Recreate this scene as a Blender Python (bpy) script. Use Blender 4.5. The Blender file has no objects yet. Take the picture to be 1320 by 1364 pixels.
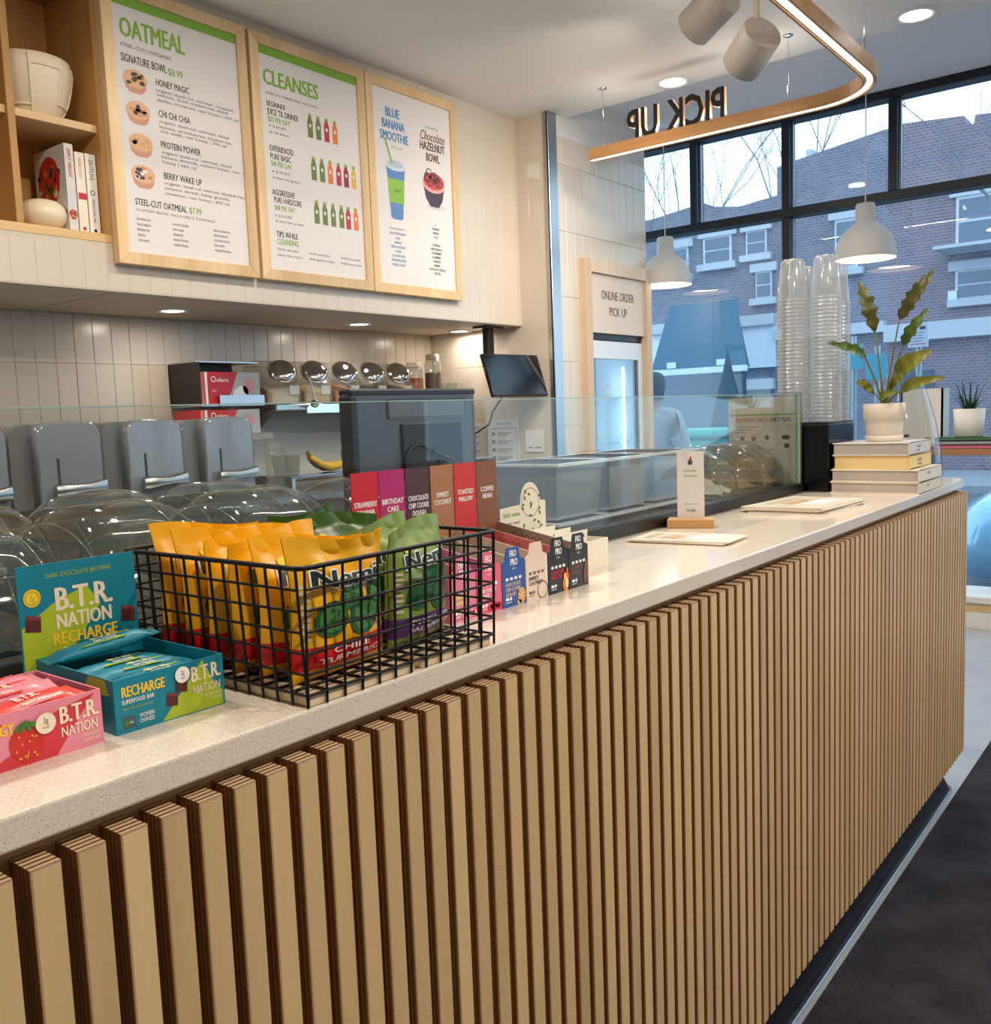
import bpy, bmesh, math, random
from mathutils import Vector, Matrix
random.seed(7)
scn = bpy.context.scene
COL = scn.collection
PI = math.pi

# ------------------------------------------------------------------ camera
cam_d = bpy.data.cameras.new('camera')
cam = bpy.data.objects.new('camera', cam_d)
COL.objects.link(cam)
YAW, PITCH, ROLL, FPX = 0.6664, 0.1049, -0.0378, 1240.16
cf = Vector((math.cos(YAW)*math.cos(PITCH), math.sin(YAW)*math.cos(PITCH), -math.sin(PITCH)))
cr = cf.cross(Vector((0, 0, 1))).normalized()
cu = cr.cross(cf)
cr2 = cr*math.cos(ROLL) + cu*math.sin(ROLL)
cu2 = -cr*math.sin(ROLL) + cu*math.cos(ROLL)
cam.matrix_world = Matrix(((cr2.x, cu2.x, -cf.x, 0.0), (cr2.y, cu2.y, -cf.y, -0.6747),
                           (cr2.z, cu2.z, -cf.z, 1.3433), (0, 0, 0, 1)))
cam_d.sensor_fit = 'HORIZONTAL'
cam_d.sensor_width = 36.0
cam_d.lens = FPX*36.0/1320.0
cam_d.clip_start = 0.02
scn.camera = cam

# ------------------------------------------------------------------ view, world, light
scn.view_settings.view_transform = 'Standard'
scn.view_settings.look = 'None'
scn.view_settings.gamma = 1.0
scn.view_settings.use_curve_mapping = False
scn.view_settings.exposure = 0.27
scn.cycles.max_bounces = 8
scn.cycles.transparent_max_bounces = 24
scn.cycles.caustics_reflective = False
scn.cycles.caustics_refractive = False
scn.cycles.sample_clamp_indirect = 6.0

SKY_STRENGTH = 2.6
world = bpy.data.worlds.new('overcast_sky')
scn.world = world
world.use_nodes = True
wb = world.node_tree.nodes['Background']
wb.inputs[0].default_value = (0.66, 0.86, 1.0, 1)
wb.inputs[1].default_value = SKY_STRENGTH

WARM = (1.0, 0.89, 0.76)
CEIL_POWER = 22.0       # each added, out-of-view ceiling lamp
SOFFIT_POWER = 1.7      # each lamp under the bulkhead
PENDANT_POWER = 3.0

def area_light(name, loc, size, power, color, rot=(0, 0, 0), shape='DISK', size_y=None, spread=PI):
    d = bpy.data.lights.new(name, 'AREA')
    d.shape = shape
    d.size = size
    if size_y:
        d.size_y = size_y
    d.energy = power
    d.color = color
    d.spread = spread
    o = bpy.data.objects.new(name, d)
    COL.objects.link(o)
    o.location = loc
    o.rotation_euler = rot
    return o

# ------------------------------------------------------------------ materials
def lin(c):
    out = []
    for x in c[:3]:
        x = x/255.0
        out.append(x/12.92 if x <= 0.04045 else ((x+0.055)/1.055)**2.4)
    return (*out, 1.0)

MATS = {}
def mat(name, rgb, rough=0.5, metal=0.0, spec=0.5, var=None, bump=None, emit=0.0, stretch=(1, 1, 1), coat=0.0, alpha=None):
    """Principled material; var=(scale, second colour, contrast) mixes a noise, bump=(scale, strength)."""
    if name in MATS:
        return MATS[name]
    m = bpy.data.materials.new(name)
    m.use_nodes = True
    nt = m.node_tree
    b = nt.nodes['Principled BSDF']
    b.inputs['Base Color'].default_value = lin(rgb)
    b.inputs['Roughness'].default_value = rough
    b.inputs['Metallic'].default_value = metal
    b.inputs['Specular IOR Level'].default_value = spec
    if coat:
        b.inputs['Coat Weight'].default_value = coat
        b.inputs['Coat Roughness'].default_value = 0.05
    if emit:
        b.inputs['Emission Color'].default_value = lin(rgb)
        b.inputs['Emission Strength'].default_value = emit
    if var or bump:
        tc = nt.nodes.new('ShaderNodeTexCoord')
        mp = nt.nodes.new('ShaderNodeMapping')
        mp.inputs['Scale'].default_value = stretch
        nt.links.new(tc.outputs['Object'], mp.inputs['Vector'])
    if var:
        n = nt.nodes.new('ShaderNodeTexNoise')
        n.inputs['Scale'].default_value = var[0]
        n.inputs['Detail'].default_value = 4
        r = nt.nodes.new('ShaderNodeValToRGB')
        w = var[2]
        r.color_ramp.elements[0].position = 0.5 - w
        r.color_ramp.elements[1].position = 0.5 + w
        r.color_ramp.elements[0].color = lin(rgb)
        r.color_ramp.elements[1].color = lin(var[1])
        nt.links.new(mp.outputs[0], n.inputs['Vector'])
        nt.links.new(n.outputs['Fac'], r.inputs['Fac'])
        nt.links.new(r.outputs['Color'], b.inputs['Base Color'])
        if emit:
            nt.links.new(r.outputs['Color'], b.inputs['Emission Color'])
    if bump:
        n2 = nt.nodes.new('ShaderNodeTexNoise')
        n2.inputs['Scale'].default_value = bump[0]
        n2.inputs['Detail'].default_value = 3
        bp = nt.nodes.new('ShaderNodeBump')
        bp.inputs['Strength'].default_value = bump[1]
        bp.inputs['Distance'].default_value = 0.01
        nt.links.new(mp.outputs[0], n2.inputs['Vector'])
        nt.links.new(n2.outputs['Fac'], bp.inputs['Height'])
        nt.links.new(bp.outputs[0], b.inputs['Normal'])
    MATS[name] = m
    return m

def glass_mat(name, tint, gloss_rough=0.02, ior=1.45, haze=0.0, haze_rgb=(200, 210, 220), boost=0.0):
    """thin clear sheet: transparent plus fresnel gloss, optional milky haze"""
    if name in MATS:
        return MATS[name]
    m = bpy.data.materials.new(name)
    m.use_nodes = True
    nt = m.node_tree
    nt.nodes.clear()
    out = nt.nodes.new('ShaderNodeOutputMaterial')
    tr = nt.nodes.new('ShaderNodeBsdfTransparent')
    tr.inputs[0].default_value = lin(tint)
    gl = nt.nodes.new('ShaderNodeBsdfGlossy')
    gl.inputs['Roughness'].default_value = gloss_rough
    lw = nt.nodes.new('ShaderNodeLayerWeight')
    lw.inputs[0].default_value = 0.5
    pw = nt.nodes.new('ShaderNodeMath'); pw.operation = 'POWER'; pw.inputs[1].default_value = 5.0
    nt.links.new(lw.outputs['Facing'], pw.inputs[0])
    f0 = ((ior-1)/(ior+1))**2 + boost
    ma = nt.nodes.new('ShaderNodeMath'); ma.operation = 'MULTIPLY_ADD'; ma.use_clamp = True
    ma.inputs[1].default_value = 0.7*(1-f0); ma.inputs[2].default_value = f0
    nt.links.new(pw.outputs[0], ma.inputs[0])
    mx = nt.nodes.new('ShaderNodeMixShader')
    fac = ma.outputs[0]
    nt.links.new(fac, mx.inputs[0])
    if haze:
        df = nt.nodes.new('ShaderNodeBsdfDiffuse')
        df.inputs[0].default_value = lin(haze_rgb)
        tl = nt.nodes.new('ShaderNodeBsdfTranslucent')
        tl.inputs[0].default_value = lin(haze_rgb)
        m0 = nt.nodes.new('ShaderNodeMixShader'); m0.inputs[0].default_value = 0.5
        nt.links.new(df.outputs[0], m0.inputs[1]); nt.links.new(tl.outputs[0], m0.inputs[2])
        m1 = nt.nodes.new('ShaderNodeMixShader'); m1.inputs[0].default_value = haze
        nt.links.new(tr.outputs[0], m1.inputs[1]); nt.links.new(m0.outputs[0], m1.inputs[2])
        nt.links.new(m1.outputs[0], mx.inputs[1])
    else:
        nt.links.new(tr.outputs[0], mx.inputs[1])
    nt.links.new(gl.outputs[0], mx.inputs[2])
    nt.links.new(mx.outputs[0], out.inputs[0])
    MATS[name] = m
    return m

def wood_mat(name, c1, c2, rough=0.45, axis='Z', scale=14.0, ring=0.35):
    if name in MATS:
        return MATS[name]
    m = bpy.data.materials.new(name); m.use_nodes = True
    nt = m.node_tree; b = nt.nodes['Principled BSDF']
    b.inputs['Roughness'].default_value = rough
    tc = nt.nodes.new('ShaderNodeTexCoord'); mp = nt.nodes.new('ShaderNodeMapping')
    oi = nt.nodes.new('ShaderNodeObjectInfo')
    mul = nt.nodes.new('ShaderNodeVectorMath'); mul.operation = 'SCALE'; mul.inputs['Scale'].default_value = 1.0
    cmb = nt.nodes.new('ShaderNodeCombineXYZ')
    m10 = nt.nodes.new('ShaderNodeMath'); m10.operation = 'MULTIPLY'; m10.inputs[1].default_value = 37.0
    nt.links.new(oi.outputs['Random'], m10.inputs[0])
    for i in range(3):
        nt.links.new(m10.outputs[0], cmb.inputs[i])
    nt.links.new(cmb.outputs[0], mp.inputs['Location'])
    s = {'X': (0.08, 1, 1), 'Y': (1, 0.08, 1), 'Z': (1, 1, 0.08)}[axis]
    mp.inputs['Scale'].default_value = s
    nt.links.new(tc.outputs['Object'], mp.inputs['Vector'])
    n = nt.nodes.new('ShaderNodeTexNoise'); n.inputs['Scale'].default_value = scale*6; n.inputs['Detail'].default_value = 5
    n2 = nt.nodes.new('ShaderNodeTexNoise'); n2.inputs['Scale'].default_value = scale*0.8; n2.inputs['Detail'].default_value = 2
    nt.links.new(mp.outputs[0], n.inputs['Vector']); nt.links.new(mp.outputs[0], n2.inputs['Vector'])
    ad = nt.nodes.new('ShaderNodeMath'); ad.operation = 'MULTIPLY_ADD'; ad.inputs[1].default_value = ring
    nt.links.new(n.outputs['Fac'], ad.inputs[0])
    mu = nt.nodes.new('ShaderNodeMath'); mu.operation = 'MULTIPLY'; mu.inputs[1].default_value = 1.0-ring
    nt.links.new(n2.outputs['Fac'], mu.inputs[0]); nt.links.new(mu.outputs[0], ad.inputs[2])
    r = nt.nodes.new('ShaderNodeValToRGB')
    r.color_ramp.elements[0].position = 0.33; r.color_ramp.elements[1].position = 0.68
    r.color_ramp.elements[0].color = lin(c1); r.color_ramp.elements[1].color = lin(c2)
    nt.links.new(ad.outputs[0], r.inputs['Fac'])
    hs = nt.nodes.new('ShaderNodeHueSaturation')
    vr = nt.nodes.new('ShaderNodeMapRange'); vr.inputs['To Min'].default_value = 0.9; vr.inputs['To Max'].default_value = 1.1
    nt.links.new(oi.outputs['Random'], vr.inputs['Value'])
    nt.links.new(vr.outputs[0], hs.inputs['Value'])
    nt.links.new(r.outputs['Color'], hs.inputs['Color'])
    nt.links.new(hs.outputs[0], b.inputs['Base Color'])
    MATS[name] = m
    return m

def ply_edge_mat(name, dark, light, axis=1, period=0.0042, rough=0.5):
    """plywood edge: thin glued layers as stripes across the thickness"""
    if name in MATS:
        return MATS[name]
    m = bpy.data.materials.new(name); m.use_nodes = True
    nt = m.node_tree; b = nt.nodes['Principled BSDF']; b.inputs['Roughness'].default_value = rough
    tc = nt.nodes.new('ShaderNodeTexCoord'); sp = nt.nodes.new('ShaderNodeSeparateXYZ')
    nt.links.new(tc.outputs['Object'], sp.inputs[0])
    dv = nt.nodes.new('ShaderNodeMath'); dv.operation = 'DIVIDE'; dv.inputs[1].default_value = period
    nt.links.new(sp.outputs[axis], dv.inputs[0])
    fr = nt.nodes.new('ShaderNodeMath'); fr.operation = 'PINGPONG'; fr.inputs[1].default_value = 0.5
    nt.links.new(dv.outputs[0], fr.inputs[0])
    r = nt.nodes.new('ShaderNodeValToRGB')
    r.color_ramp.elements[0].position = 0.2; r.color_ramp.elements[1].position = 0.32
    r.color_ramp.elements[0].color = lin(dark); r.color_ramp.elements[1].color = lin(light)
    nt.links.new(fr.outputs[0], r.inputs[0]); nt.links.new(r.outputs[0], b.inputs['Base Color'])
    MATS[name] = m
    return m

def quartz_mat(name):
    m = bpy.data.materials.new(name); m.use_nodes = True
    nt = m.node_tree; b = nt.nodes['Principled BSDF']
    b.inputs['Roughness'].default_value = 0.11
    b.inputs['Specular IOR Level'].default_value = 0.6
    tc = nt.nodes.new('ShaderNodeTexCoord')
    v = nt.nodes.new('ShaderNodeTexVoronoi'); v.inputs['Scale'].default_value = 340
    nt.links.new(tc.outputs['Object'], v.inputs['Vector'])
    lt = nt.nodes.new('ShaderNodeMath'); lt.operation = 'LESS_THAN'; lt.inputs[1].default_value = 0.19
    nt.links.new(v.outputs['Distance'], lt.inputs[0])
    sp = nt.nodes.new('ShaderNodeSeparateColor'); nt.links.new(v.outputs['Color'], sp.inputs[0])
    gt = nt.nodes.new('ShaderNodeMath'); gt.operation = 'GREATER_THAN'; gt.inputs[1].default_value = 0.72
    nt.links.new(sp.outputs[0], gt.inputs[0])
    mul = nt.nodes.new('ShaderNodeMath'); mul.operation = 'MULTIPLY'
    nt.links.new(lt.outputs[0], mul.inputs[0]); nt.links.new(gt.outputs[0], mul.inputs[1])
    n = nt.nodes.new('ShaderNodeTexNoise'); n.inputs['Scale'].default_value = 420; n.inputs['Detail'].default_value = 2
    nt.links.new(tc.outputs['Object'], n.inputs['Vector'])
    r = nt.nodes.new('ShaderNodeValToRGB')
    r.color_ramp.elements[0].position = 0.35; r.color_ramp.elements[1].position = 0.65
    r.color_ramp.elements[0].color = lin((212, 199, 184)); r.color_ramp.elements[1].color = lin((230, 219, 205))
    nt.links.new(n.outputs['Fac'], r.inputs[0])
    mx = nt.nodes.new('ShaderNodeMix'); mx.data_type = 'RGBA'
    mx.inputs['B'].default_value = lin((150, 134, 122))
    nt.links.new(mul.outputs[0], mx.inputs['Factor']); nt.links.new(r.outputs[0], mx.inputs['A'])
    nt.links.new(mx.outputs['Result'], b.inputs['Base Color'])
    MATS[name] = m
    return m

def brick_mat(name, c1, c2, mortar, scale=4.0):
    m = bpy.data.materials.new(name); m.use_nodes = True
    nt = m.node_tree; b = nt.nodes['Principled BSDF']; b.inputs['Roughness'].default_value = 0.9
    tc = nt.nodes.new('ShaderNodeTexCoord')
    sp = nt.nodes.new('ShaderNodeSeparateXYZ'); cb = nt.nodes.new('ShaderNodeCombineXYZ')
    nt.links.new(tc.outputs['Object'], sp.inputs[0])
    nt.links.new(sp.outputs[1], cb.inputs[0]); nt.links.new(sp.outputs[2], cb.inputs[1])
    br = nt.nodes.new('ShaderNodeTexBrick'); br.inputs['Scale'].default_value = scale
    br.inputs['Color1'].default_value = lin(c1); br.inputs['Color2'].default_value = lin(c2); br.inputs['Mortar'].default_value = lin(mortar)
    br.inputs['Mortar Size'].default_value = 0.025
    nt.links.new(cb.outputs[0], br.inputs['Vector'])
    n = nt.nodes.new('ShaderNodeTexNoise'); n.inputs['Scale'].default_value = 1.3; n.inputs['Detail'].default_value = 5
    nt.links.new(tc.outputs['Object'], n.inputs['Vector'])
    hs = nt.nodes.new('ShaderNodeHueSaturation')
    mr = nt.nodes.new('ShaderNodeMapRange'); mr.inputs['To Min'].default_value = 0.7; mr.inputs['To Max'].default_value = 1.3
    nt.links.new(n.outputs['Fac'], mr.inputs['Value']); nt.links.new(mr.outputs[0], hs.inputs['Value'])
    nt.links.new(br.outputs['Color'], hs.inputs['Color']); nt.links.new(hs.outputs[0], b.inputs['Base Color'])
    MATS[name] = m
    return m

# ------------------------------------------------------------------ mesh builder
class MB:
    def __init__(s):
        s.v = []; s.f = []; s.mi = []; s.sm = []
    def add(s, vs, fs, mi=0, smooth=False, M=None):
        o = len(s.v)
        for p in vs:
            p = Vector(p)
            if M is not None:
                p = M @ p
            s.v.append(tuple(p))
        for f in fs:
            s.f.append([o+i for i in f]); s.mi.append(mi); s.sm.append(smooth)
        return s
    def box(s, x0, x1, y0, y1, z0, z1, mi=0, M=None):
        vs = [(x, y, z) for z in (z0, z1) for y in (y0, y1) for x in (x0, x1)]
        return s.add(vs, [(0, 2, 3, 1), (4, 5, 7, 6), (0, 1, 5, 4), (2, 6, 7, 3), (0, 4, 6, 2), (1, 3, 7, 5)], mi, False, M)
    def rings(s, rs, mi=0, smooth=True, cap0=True, cap1=True, closed=True, M=None):
        n = len(rs[0]); vs = [p for r in rs for p in r]; fs = []
        for i in range(len(rs)-1):
            for j in range(n if closed else n-1):
                k = (j+1) % n
                fs.append((i*n+j, i*n+k, (i+1)*n+k, (i+1)*n+j))
        s.add(vs, fs, mi, smooth, M)
        if cap0 and closed:
            s.add(rs[0], [tuple(reversed(range(n)))], mi, False, M)
        if cap1 and closed:
            s.add(rs[-1], [tuple(range(n))], mi, False, M)
        return s
    def lathe(s, prof, n=24, c=(0, 0, 0), mi=0, cap0=True, cap1=True, smooth=True, M=None, sq=1.0):
        rs = [[(c[0]+r*math.cos(2*PI*k/n), c[1]+r*sq*math.sin(2*PI*k/n), c[2]+z) for k in range(n)] for r, z in prof]
        return s.rings(rs, mi, smooth, cap0, cap1, True, M)
    def cyl(s, a, b, r, n=12, mi=0, r2=None, smooth=True):
        a = Vector(a); b = Vector(b); d = (b-a).normalized()
        q = d.to_track_quat('Z', 'Y').to_matrix()
        rs = []
        for p, rr in ((a, r), (b, r if r2 is None else r2)):
            rs.append([tuple(p + q @ Vector((rr*math.cos(2*PI*k/n), rr*math.sin(2*PI*k/n), 0))) for k in range(n)])
        return s.rings(rs, mi, smooth)
    def tube(s, pts, r, n=6, mi=0, closed=False):
        P = [Vector(p) for p in pts]; rs = []; up = None
        for i, p in enumerate(P):
            if closed:
                d = (P[(i+1) % len(P)]-P[i-1]).normalized()
            else:
                d = ((P[min(i+1, len(P)-1)])-(P[max(i-1, 0)])).normalized()
            if up is None:
                up = Vector((0, 0, 1)) if abs(d.z) < 0.9 else Vector((1, 0, 0))
            x = d.cross(up).normalized(); up = x.cross(d).normalized()
            rr = r[i] if isinstance(r, (list, tuple)) else r
            rs.append([tuple(p + (x*math.cos(2*PI*k/n)+up*math.sin(2*PI*k/n))*rr) for k in range(n)])
        if closed:
            rs.append(rs[0])
        return s.rings(rs, mi, True, not closed, not closed)
    def prism(s, poly, y0, y1, mi=0, plane='XZ', M=None):
        """extrude a 2d outline; plane XZ -> along y, XY -> along z, YZ -> along x"""
        def P(u, v, w):
            return {'XZ': (u, w, v), 'XY': (u, v, w), 'YZ': (w, u, v)}[plane]
        n = len(poly); vs = [P(u, v, y0) for u, v in poly]+[P(u, v, y1) for u, v in poly]
        fs = [tuple(range(n)), tuple(reversed(range(n, 2*n)))]
        fs += [(i, i+n, (i+1) % n+n, (i+1) % n) for i in range(n)]
        return s.add(vs, fs, mi, False, M)
    def sphere(s, c, r, n=12, m=8, mi=0, sc=(1, 1, 1)):
        rs = []
        for i in range(m+1):
            t = PI*i/m; rr = max(math.sin(t), 0.001)*r; z = -math.cos(t)*r
            rs.append([(c[0]+rr*math.cos(2*PI*k/n)*sc[0], c[1]+rr*math.sin(2*PI*k/n)*sc[1], c[2]+z*sc[2]) for k in range(n)])
        return s.rings(rs, mi, True)
    def mesh(s, name, mats, bevel=0.0, seg=1, fix=True):
        me = bpy.data.meshes.new(name)
        me.from_pydata(s.v, [], s.f)
        for m in (mats if isinstance(mats, (list, tuple)) else [mats]):
            me.materials.append(m)
        me.polygons.foreach_set('material_index', s.mi)
        me.polygons.foreach_set('use_smooth', s.sm)
        if bevel or fix:
            bm = bmesh.new(); bm.from_mesh(me)
            if bevel:
                bmesh.ops.remove_doubles(bm, verts=bm.verts, dist=1e-6)
                es = [e for e in bm.edges if len(e.link_faces) == 2 and e.calc_face_angle(0) > 0.6]
                bmesh.ops.bevel(bm, geom=es, offset=bevel, segments=seg, affect='EDGES', profile=0.5)
            if fix:
                bmesh.ops.recalc_face_normals(bm, faces=bm.faces)
            bm.to_mesh(me); bm.free()
        me.update()
        return me
    def build(s, name, mats, parent=None, bevel=0.0, seg=1, loc=None, rz=None, label=None, kind=None, fix=True):
        return link(name, s.mesh(name, mats, bevel, seg, fix), parent, loc, rz, label, kind)

def link(name, me, parent=None, loc=None, rz=None, label=None, kind=None):
    o = bpy.data.objects.new(name, me)
    COL.objects.link(o)
    if parent is not None:
        o.parent = parent
    if loc is not None:
        o.location = loc
    if rz is not None:
        o.rotation_euler = (0, 0, rz)
    if label:
        o['label'] = label
    if kind:
        o['kind'] = kind
    return o

def thing(name, label, cat, loc=(0, 0, 0), rz=0.0, group=None):
    o = bpy.data.objects.new(name, None)
    o.empty_display_size = 0.05
    COL.objects.link(o)
    o.location = loc; o.rotation_euler = (0, 0, rz)
    o['label'] = label; o['category'] = cat
    if group:
        o['group'] = group
    return o

def tag(o, label, cat, group=None, kind=None):
    o['label'] = label; o['category'] = cat
    if group:
        o['group'] = group
    if kind:
        o['kind'] = kind
    return o

def struct(o, label=None):
    o['kind'] = 'structure'
    if label:
        o['label'] = label
    return o

def bx(name, m, x0, x1, y0, y1, z0, z1, parent=None, bevel=0.0, seg=1):
    return MB().box(x0, x1, y0, y1, z0, z1).build(name, m, parent, bevel, seg)

# ------------------------------------------------------------------ lettering
CHARS = "ABCDEFGHIJKLMNOPQRSTUVWXYZabcdefghijklmnopqrstuvwxyz0123456789.,|-$':&%!\u00d1"
GLYPH = {}
def make_glyphs():
    todo = []
    for w, off in ((0, 0.0), (1, 0.014), (2, 0.026), (3, 0.075)):
        for ch in CHARS:
            for body, key in ((ch, 'g'), ('H'+ch+'H', 'a')):
                c = bpy.data.curves.new('glyph', 'FONT')
                c.body = body; c.size = 1.0; c.offset = off; c.resolution_u = 2
                o = bpy.data.objects.new('glyph', c); COL.objects.link(o)
                todo.append((w, ch, key, o))
    for w, off in ((0, 0.0), (1, 0.014), (2, 0.026), (3, 0.075)):
        c = bpy.data.curves.new('glyph', 'FONT'); c.body = 'HH'; c.size = 1.0; c.offset = off
        o = bpy.data.objects.new('glyph', c); COL.objects.link(o); todo.append((w, 'HH', 'h', o))
    bpy.context.view_layer.update()
    dg = bpy.context.evaluated_depsgraph_get()
    wid = {}; geo = {}
    for w, ch, key, o in todo:
        e = o.evaluated_get(dg); me = e.to_mesh()
        if key == 'g':
            geo[w, ch] = ([(v.co.x, v.co.y) for v in me.vertices], [tuple(p.vertices) for p in me.polygons])
        else:
            xs = [v.co.x for v in me.vertices]
            wid[w, ch, key] = max(xs)-min(xs)
        e.to_mesh_clear()
    for w, ch, key, o in todo:
        if key == 'g':
            GLYPH[w, ch] = (*geo[w, ch], wid[w, ch, 'a']-wid[w, 'HH', 'h'])
    for w, ch, key, o in todo:
        c = o.data; bpy.data.objects.remove(o); bpy.data.curves.remove(c)
make_glyphs()

def text_width(s, w):
    return sum(0.32 if c == ' ' else GLYPH[w, c][2] for c in s)

BOLD = {0: [(0, 0)], 1: [(-.016, 0), (.016, 0)], 2: [(-.040, 0), (-.013, .006), (.013, -.006), (.040, 0)],
        3: [(.085*math.cos(k*PI/4), .06*math.sin(k*PI/4)) for k in range(8)]}
class Print:
    """flat print on one surface: collects shapes in surface units, layer by layer"""
    def __init__(s):
        s.items = []; s.mats = []; s.subs = []
    def sub(s, name):
        q = Print(); s.subs.append((name, q)); return q
    def scale(s, k):
        s.items = [([(u*k, v*k) for u, v in P], f, m, l) for P, f, m, l in s.items]
        for n, q in s.subs:
            q.scale(k)
    def _m(s, m):
        if m not in s.mats:
            s.mats.append(m)
        return s.mats.index(m)
    def poly(s, pts, m, layer=1):
        s.items.append((list(pts), [tuple(range(len(pts)))], s._m(m), layer)); return s
    def rect(s, x0, y0, x1, y1, m, layer=1):
        return s.poly([(x0, y0), (x1, y0), (x1, y1), (x0, y1)], m, layer)
    def ell(s, cx, cy, rx, ry, m, layer=1, n=18, rot=0.0):
        c, d = math.cos(rot), math.sin(rot)
        P = []
        for k in range(n):
            a, b = rx*math.cos(2*PI*k/n), ry*math.sin(2*PI*k/n)
            P.append((cx+a*c-b*d, cy+a*d+b*c))
        return s.poly(P, m, layer)
    def ring(s, cx, cy, r0, r1, m, layer=1, n=20):
        P = [(cx+r0*math.cos(2*PI*k/n), cy+r0*math.sin(2*PI*k/n)) for k in range(n)]
        Q = [(cx+r1*math.cos(2*PI*k/n), cy+r1*math.sin(2*PI*k/n)) for k in range(n)]
        s.items.append((P+Q, [(k, (k+1) % n, n+(k+1) % n, n+k) for k in range(n)], s._m(m), layer)); return s
    def text(s, t, x, y, h, m, width=None, xs=0.62, w=0, align='l', layer=2, slant=0.0, rot=0.0, mirror=False, aw=None):
        size = h/0.72
        aw = w if aw is None else aw
        tw = text_width(t, aw)*size
        if width is not None and tw > 0:
            xs = width/tw
        tw *= xs
        cx = -tw/2 if align == 'c' else (-tw if align == 'r' else 0.0)
        c, d = math.cos(rot), math.sin(rot)
        for ch in t:
            if ch == ' ':
                cx += 0.32*size*xs; continue
            vs, fs, _ = GLYPH[0, ch]; adv = GLYPH[aw, ch][2]
            for k, (ox, oy) in enumerate(BOLD[w]):
                P = []
                for a, b in vs:
                    u = cx+(a+ox)*size*xs+b*size*slant; v = (b+oy)*size
                    if mirror:
                        u = -u
                    P.append((x+u*c-v*d, y+u*d+v*c))
                s.items.append((P, fs, s._m(m), layer+0.08*k))
            cx += adv*size*xs
        return s
    def build(s, name, fn, parent=None, label=None, kind='stuff'):
        """fn(u, v, layer) -> local 3d point"""
        V = []; F = []; MI = []
        for P, fs, mi, ly in s.items:
            o = len(V)
            V += [tuple(fn(u, v, ly)) for u, v in P]
            for f in fs:
                F.append([o+i for i in f]); MI.append(mi)
        me = bpy.data.meshes.new(name); me.from_pydata(V, [], F)
        for m in s.mats:
            me.materials.append(m)
        me.polygons.foreach_set('material_index', MI); me.update()
        for n, q in s.subs:
            q.build(n, fn, parent, kind=None)
        return link(name, me, parent, None, None, label, kind)

def face_y(y, eps=0.0004):          # print on a face that looks towards -Y (x = u, z = v)
    return lambda u, v, l: (u, y-eps*l, v)
def face_z(z, eps=0.0004):
    return lambda u, v, l: (u, v, z+eps*l)
# ================================================================== SETTING
M_plaster = mat('ceiling_plaster', (238, 234, 228), 0.9, spec=0.2, bump=(30, 0.03))
M_wallpaint = mat('wall_paint', (222, 216, 208), 0.85, spec=0.25)
M_grout = mat('grout', (186, 174, 158), 0.9)
M_tile = mat('glazed_tile', (210, 198, 182), 0.22, spec=0.5, bump=(16, 0.06))
M_floor = mat('pale_floor', (178, 184, 190), 0.22, spec=0.5, var=(3.0, (160, 166, 174), 0.2))
M_black = mat('black_metal', (16, 19, 24), 0.45, spec=0.4)
M_white = mat('white_satin', (228, 226, 222), 0.45)
M_steel = mat('brushed_steel', (176, 178, 180), 0.28, 1.0, bump=(60, 0.02), stretch=(0.05, 1, 1))
M_chrome = mat('polished_steel', (215, 215, 215), 0.08, 1.0)
M_blackp = mat('black_plastic', (14, 14, 16), 0.38)
M_maple = wood_mat('maple_frame', (208, 172, 122), (232, 202, 156), 0.42, 'Z', 10)
M_maple_h = wood_mat('maple_board', (202, 164, 112), (226, 192, 142), 0.45, 'X', 10)
M_nichewood = wood_mat('niche_plywood', (176, 128, 68), (200, 154, 92), 0.5, 'Z', 8)
M_print_w = mat('paper_white', (226, 221, 219), 0.6)

floor = struct(bx('floor', M_floor, -2.2, 6.12, -4.2, 3.5, -0.1, 0.0))
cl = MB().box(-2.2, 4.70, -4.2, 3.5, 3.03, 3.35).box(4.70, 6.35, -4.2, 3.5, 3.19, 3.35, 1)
ceiling = struct(cl.build('ceiling', [M_plaster, mat('soffit_shade_tint', (232, 232, 234), 0.9, spec=0.2)]))  # raised part slightly greyer, its shade put into the colour
wall_front = struct(bx('wall_front', M_wallpaint, -2.2, 6.12, -4.3, -4.2, 0, 3.3))
wall_left = struct(bx('wall_left', M_wallpaint, -2.3, -2.2, -4.2, 3.5, 0, 3.3))
wall_back = struct(bx('wall_back', M_grout, -2.2, 4.6, 3.35, 3.5, 0, 3.03))

TP, TH = 0.0885, 0.3765
ROWS = [0.882, 1.2585, 1.635, 2.0115, 2.388, 2.7645, 3.141]
tile_cache = {}
def tile_mesh(w, h, soft):
    k = (round(w, 4), round(h, 4), soft)
    if k not in tile_cache:
        g, c, d = (0.0003, 0.0006, 0.0012) if soft else (0.0008, 0.0016, 0.0035)
        x0, x1, z0, z1 = g, w-g, g, h-g
        vs = [(x0, 0.002, z0), (x1, 0.002, z0), (x1, 0.002, z1), (x0, 0.002, z1),
              (x0, -d+c, z0), (x1, -d+c, z0), (x1, -d+c, z1), (x0, -d+c, z1),
              (x0+c, -d, z0+c), (x1-c, -d, z0+c), (x1-c, -d, z1-c), (x0+c, -d, z1-c)]
        fs = [(8, 9, 10, 11)]
        for i in range(4):
            j = (i+1) % 4
            fs += [(i, j, 4+j, 4+i), (4+i, 4+j, 8+j, 8+i)]
        tile_cache[k] = MB().add(vs, fs).mesh('tile', M_tile)
    return tile_cache[k]

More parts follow.
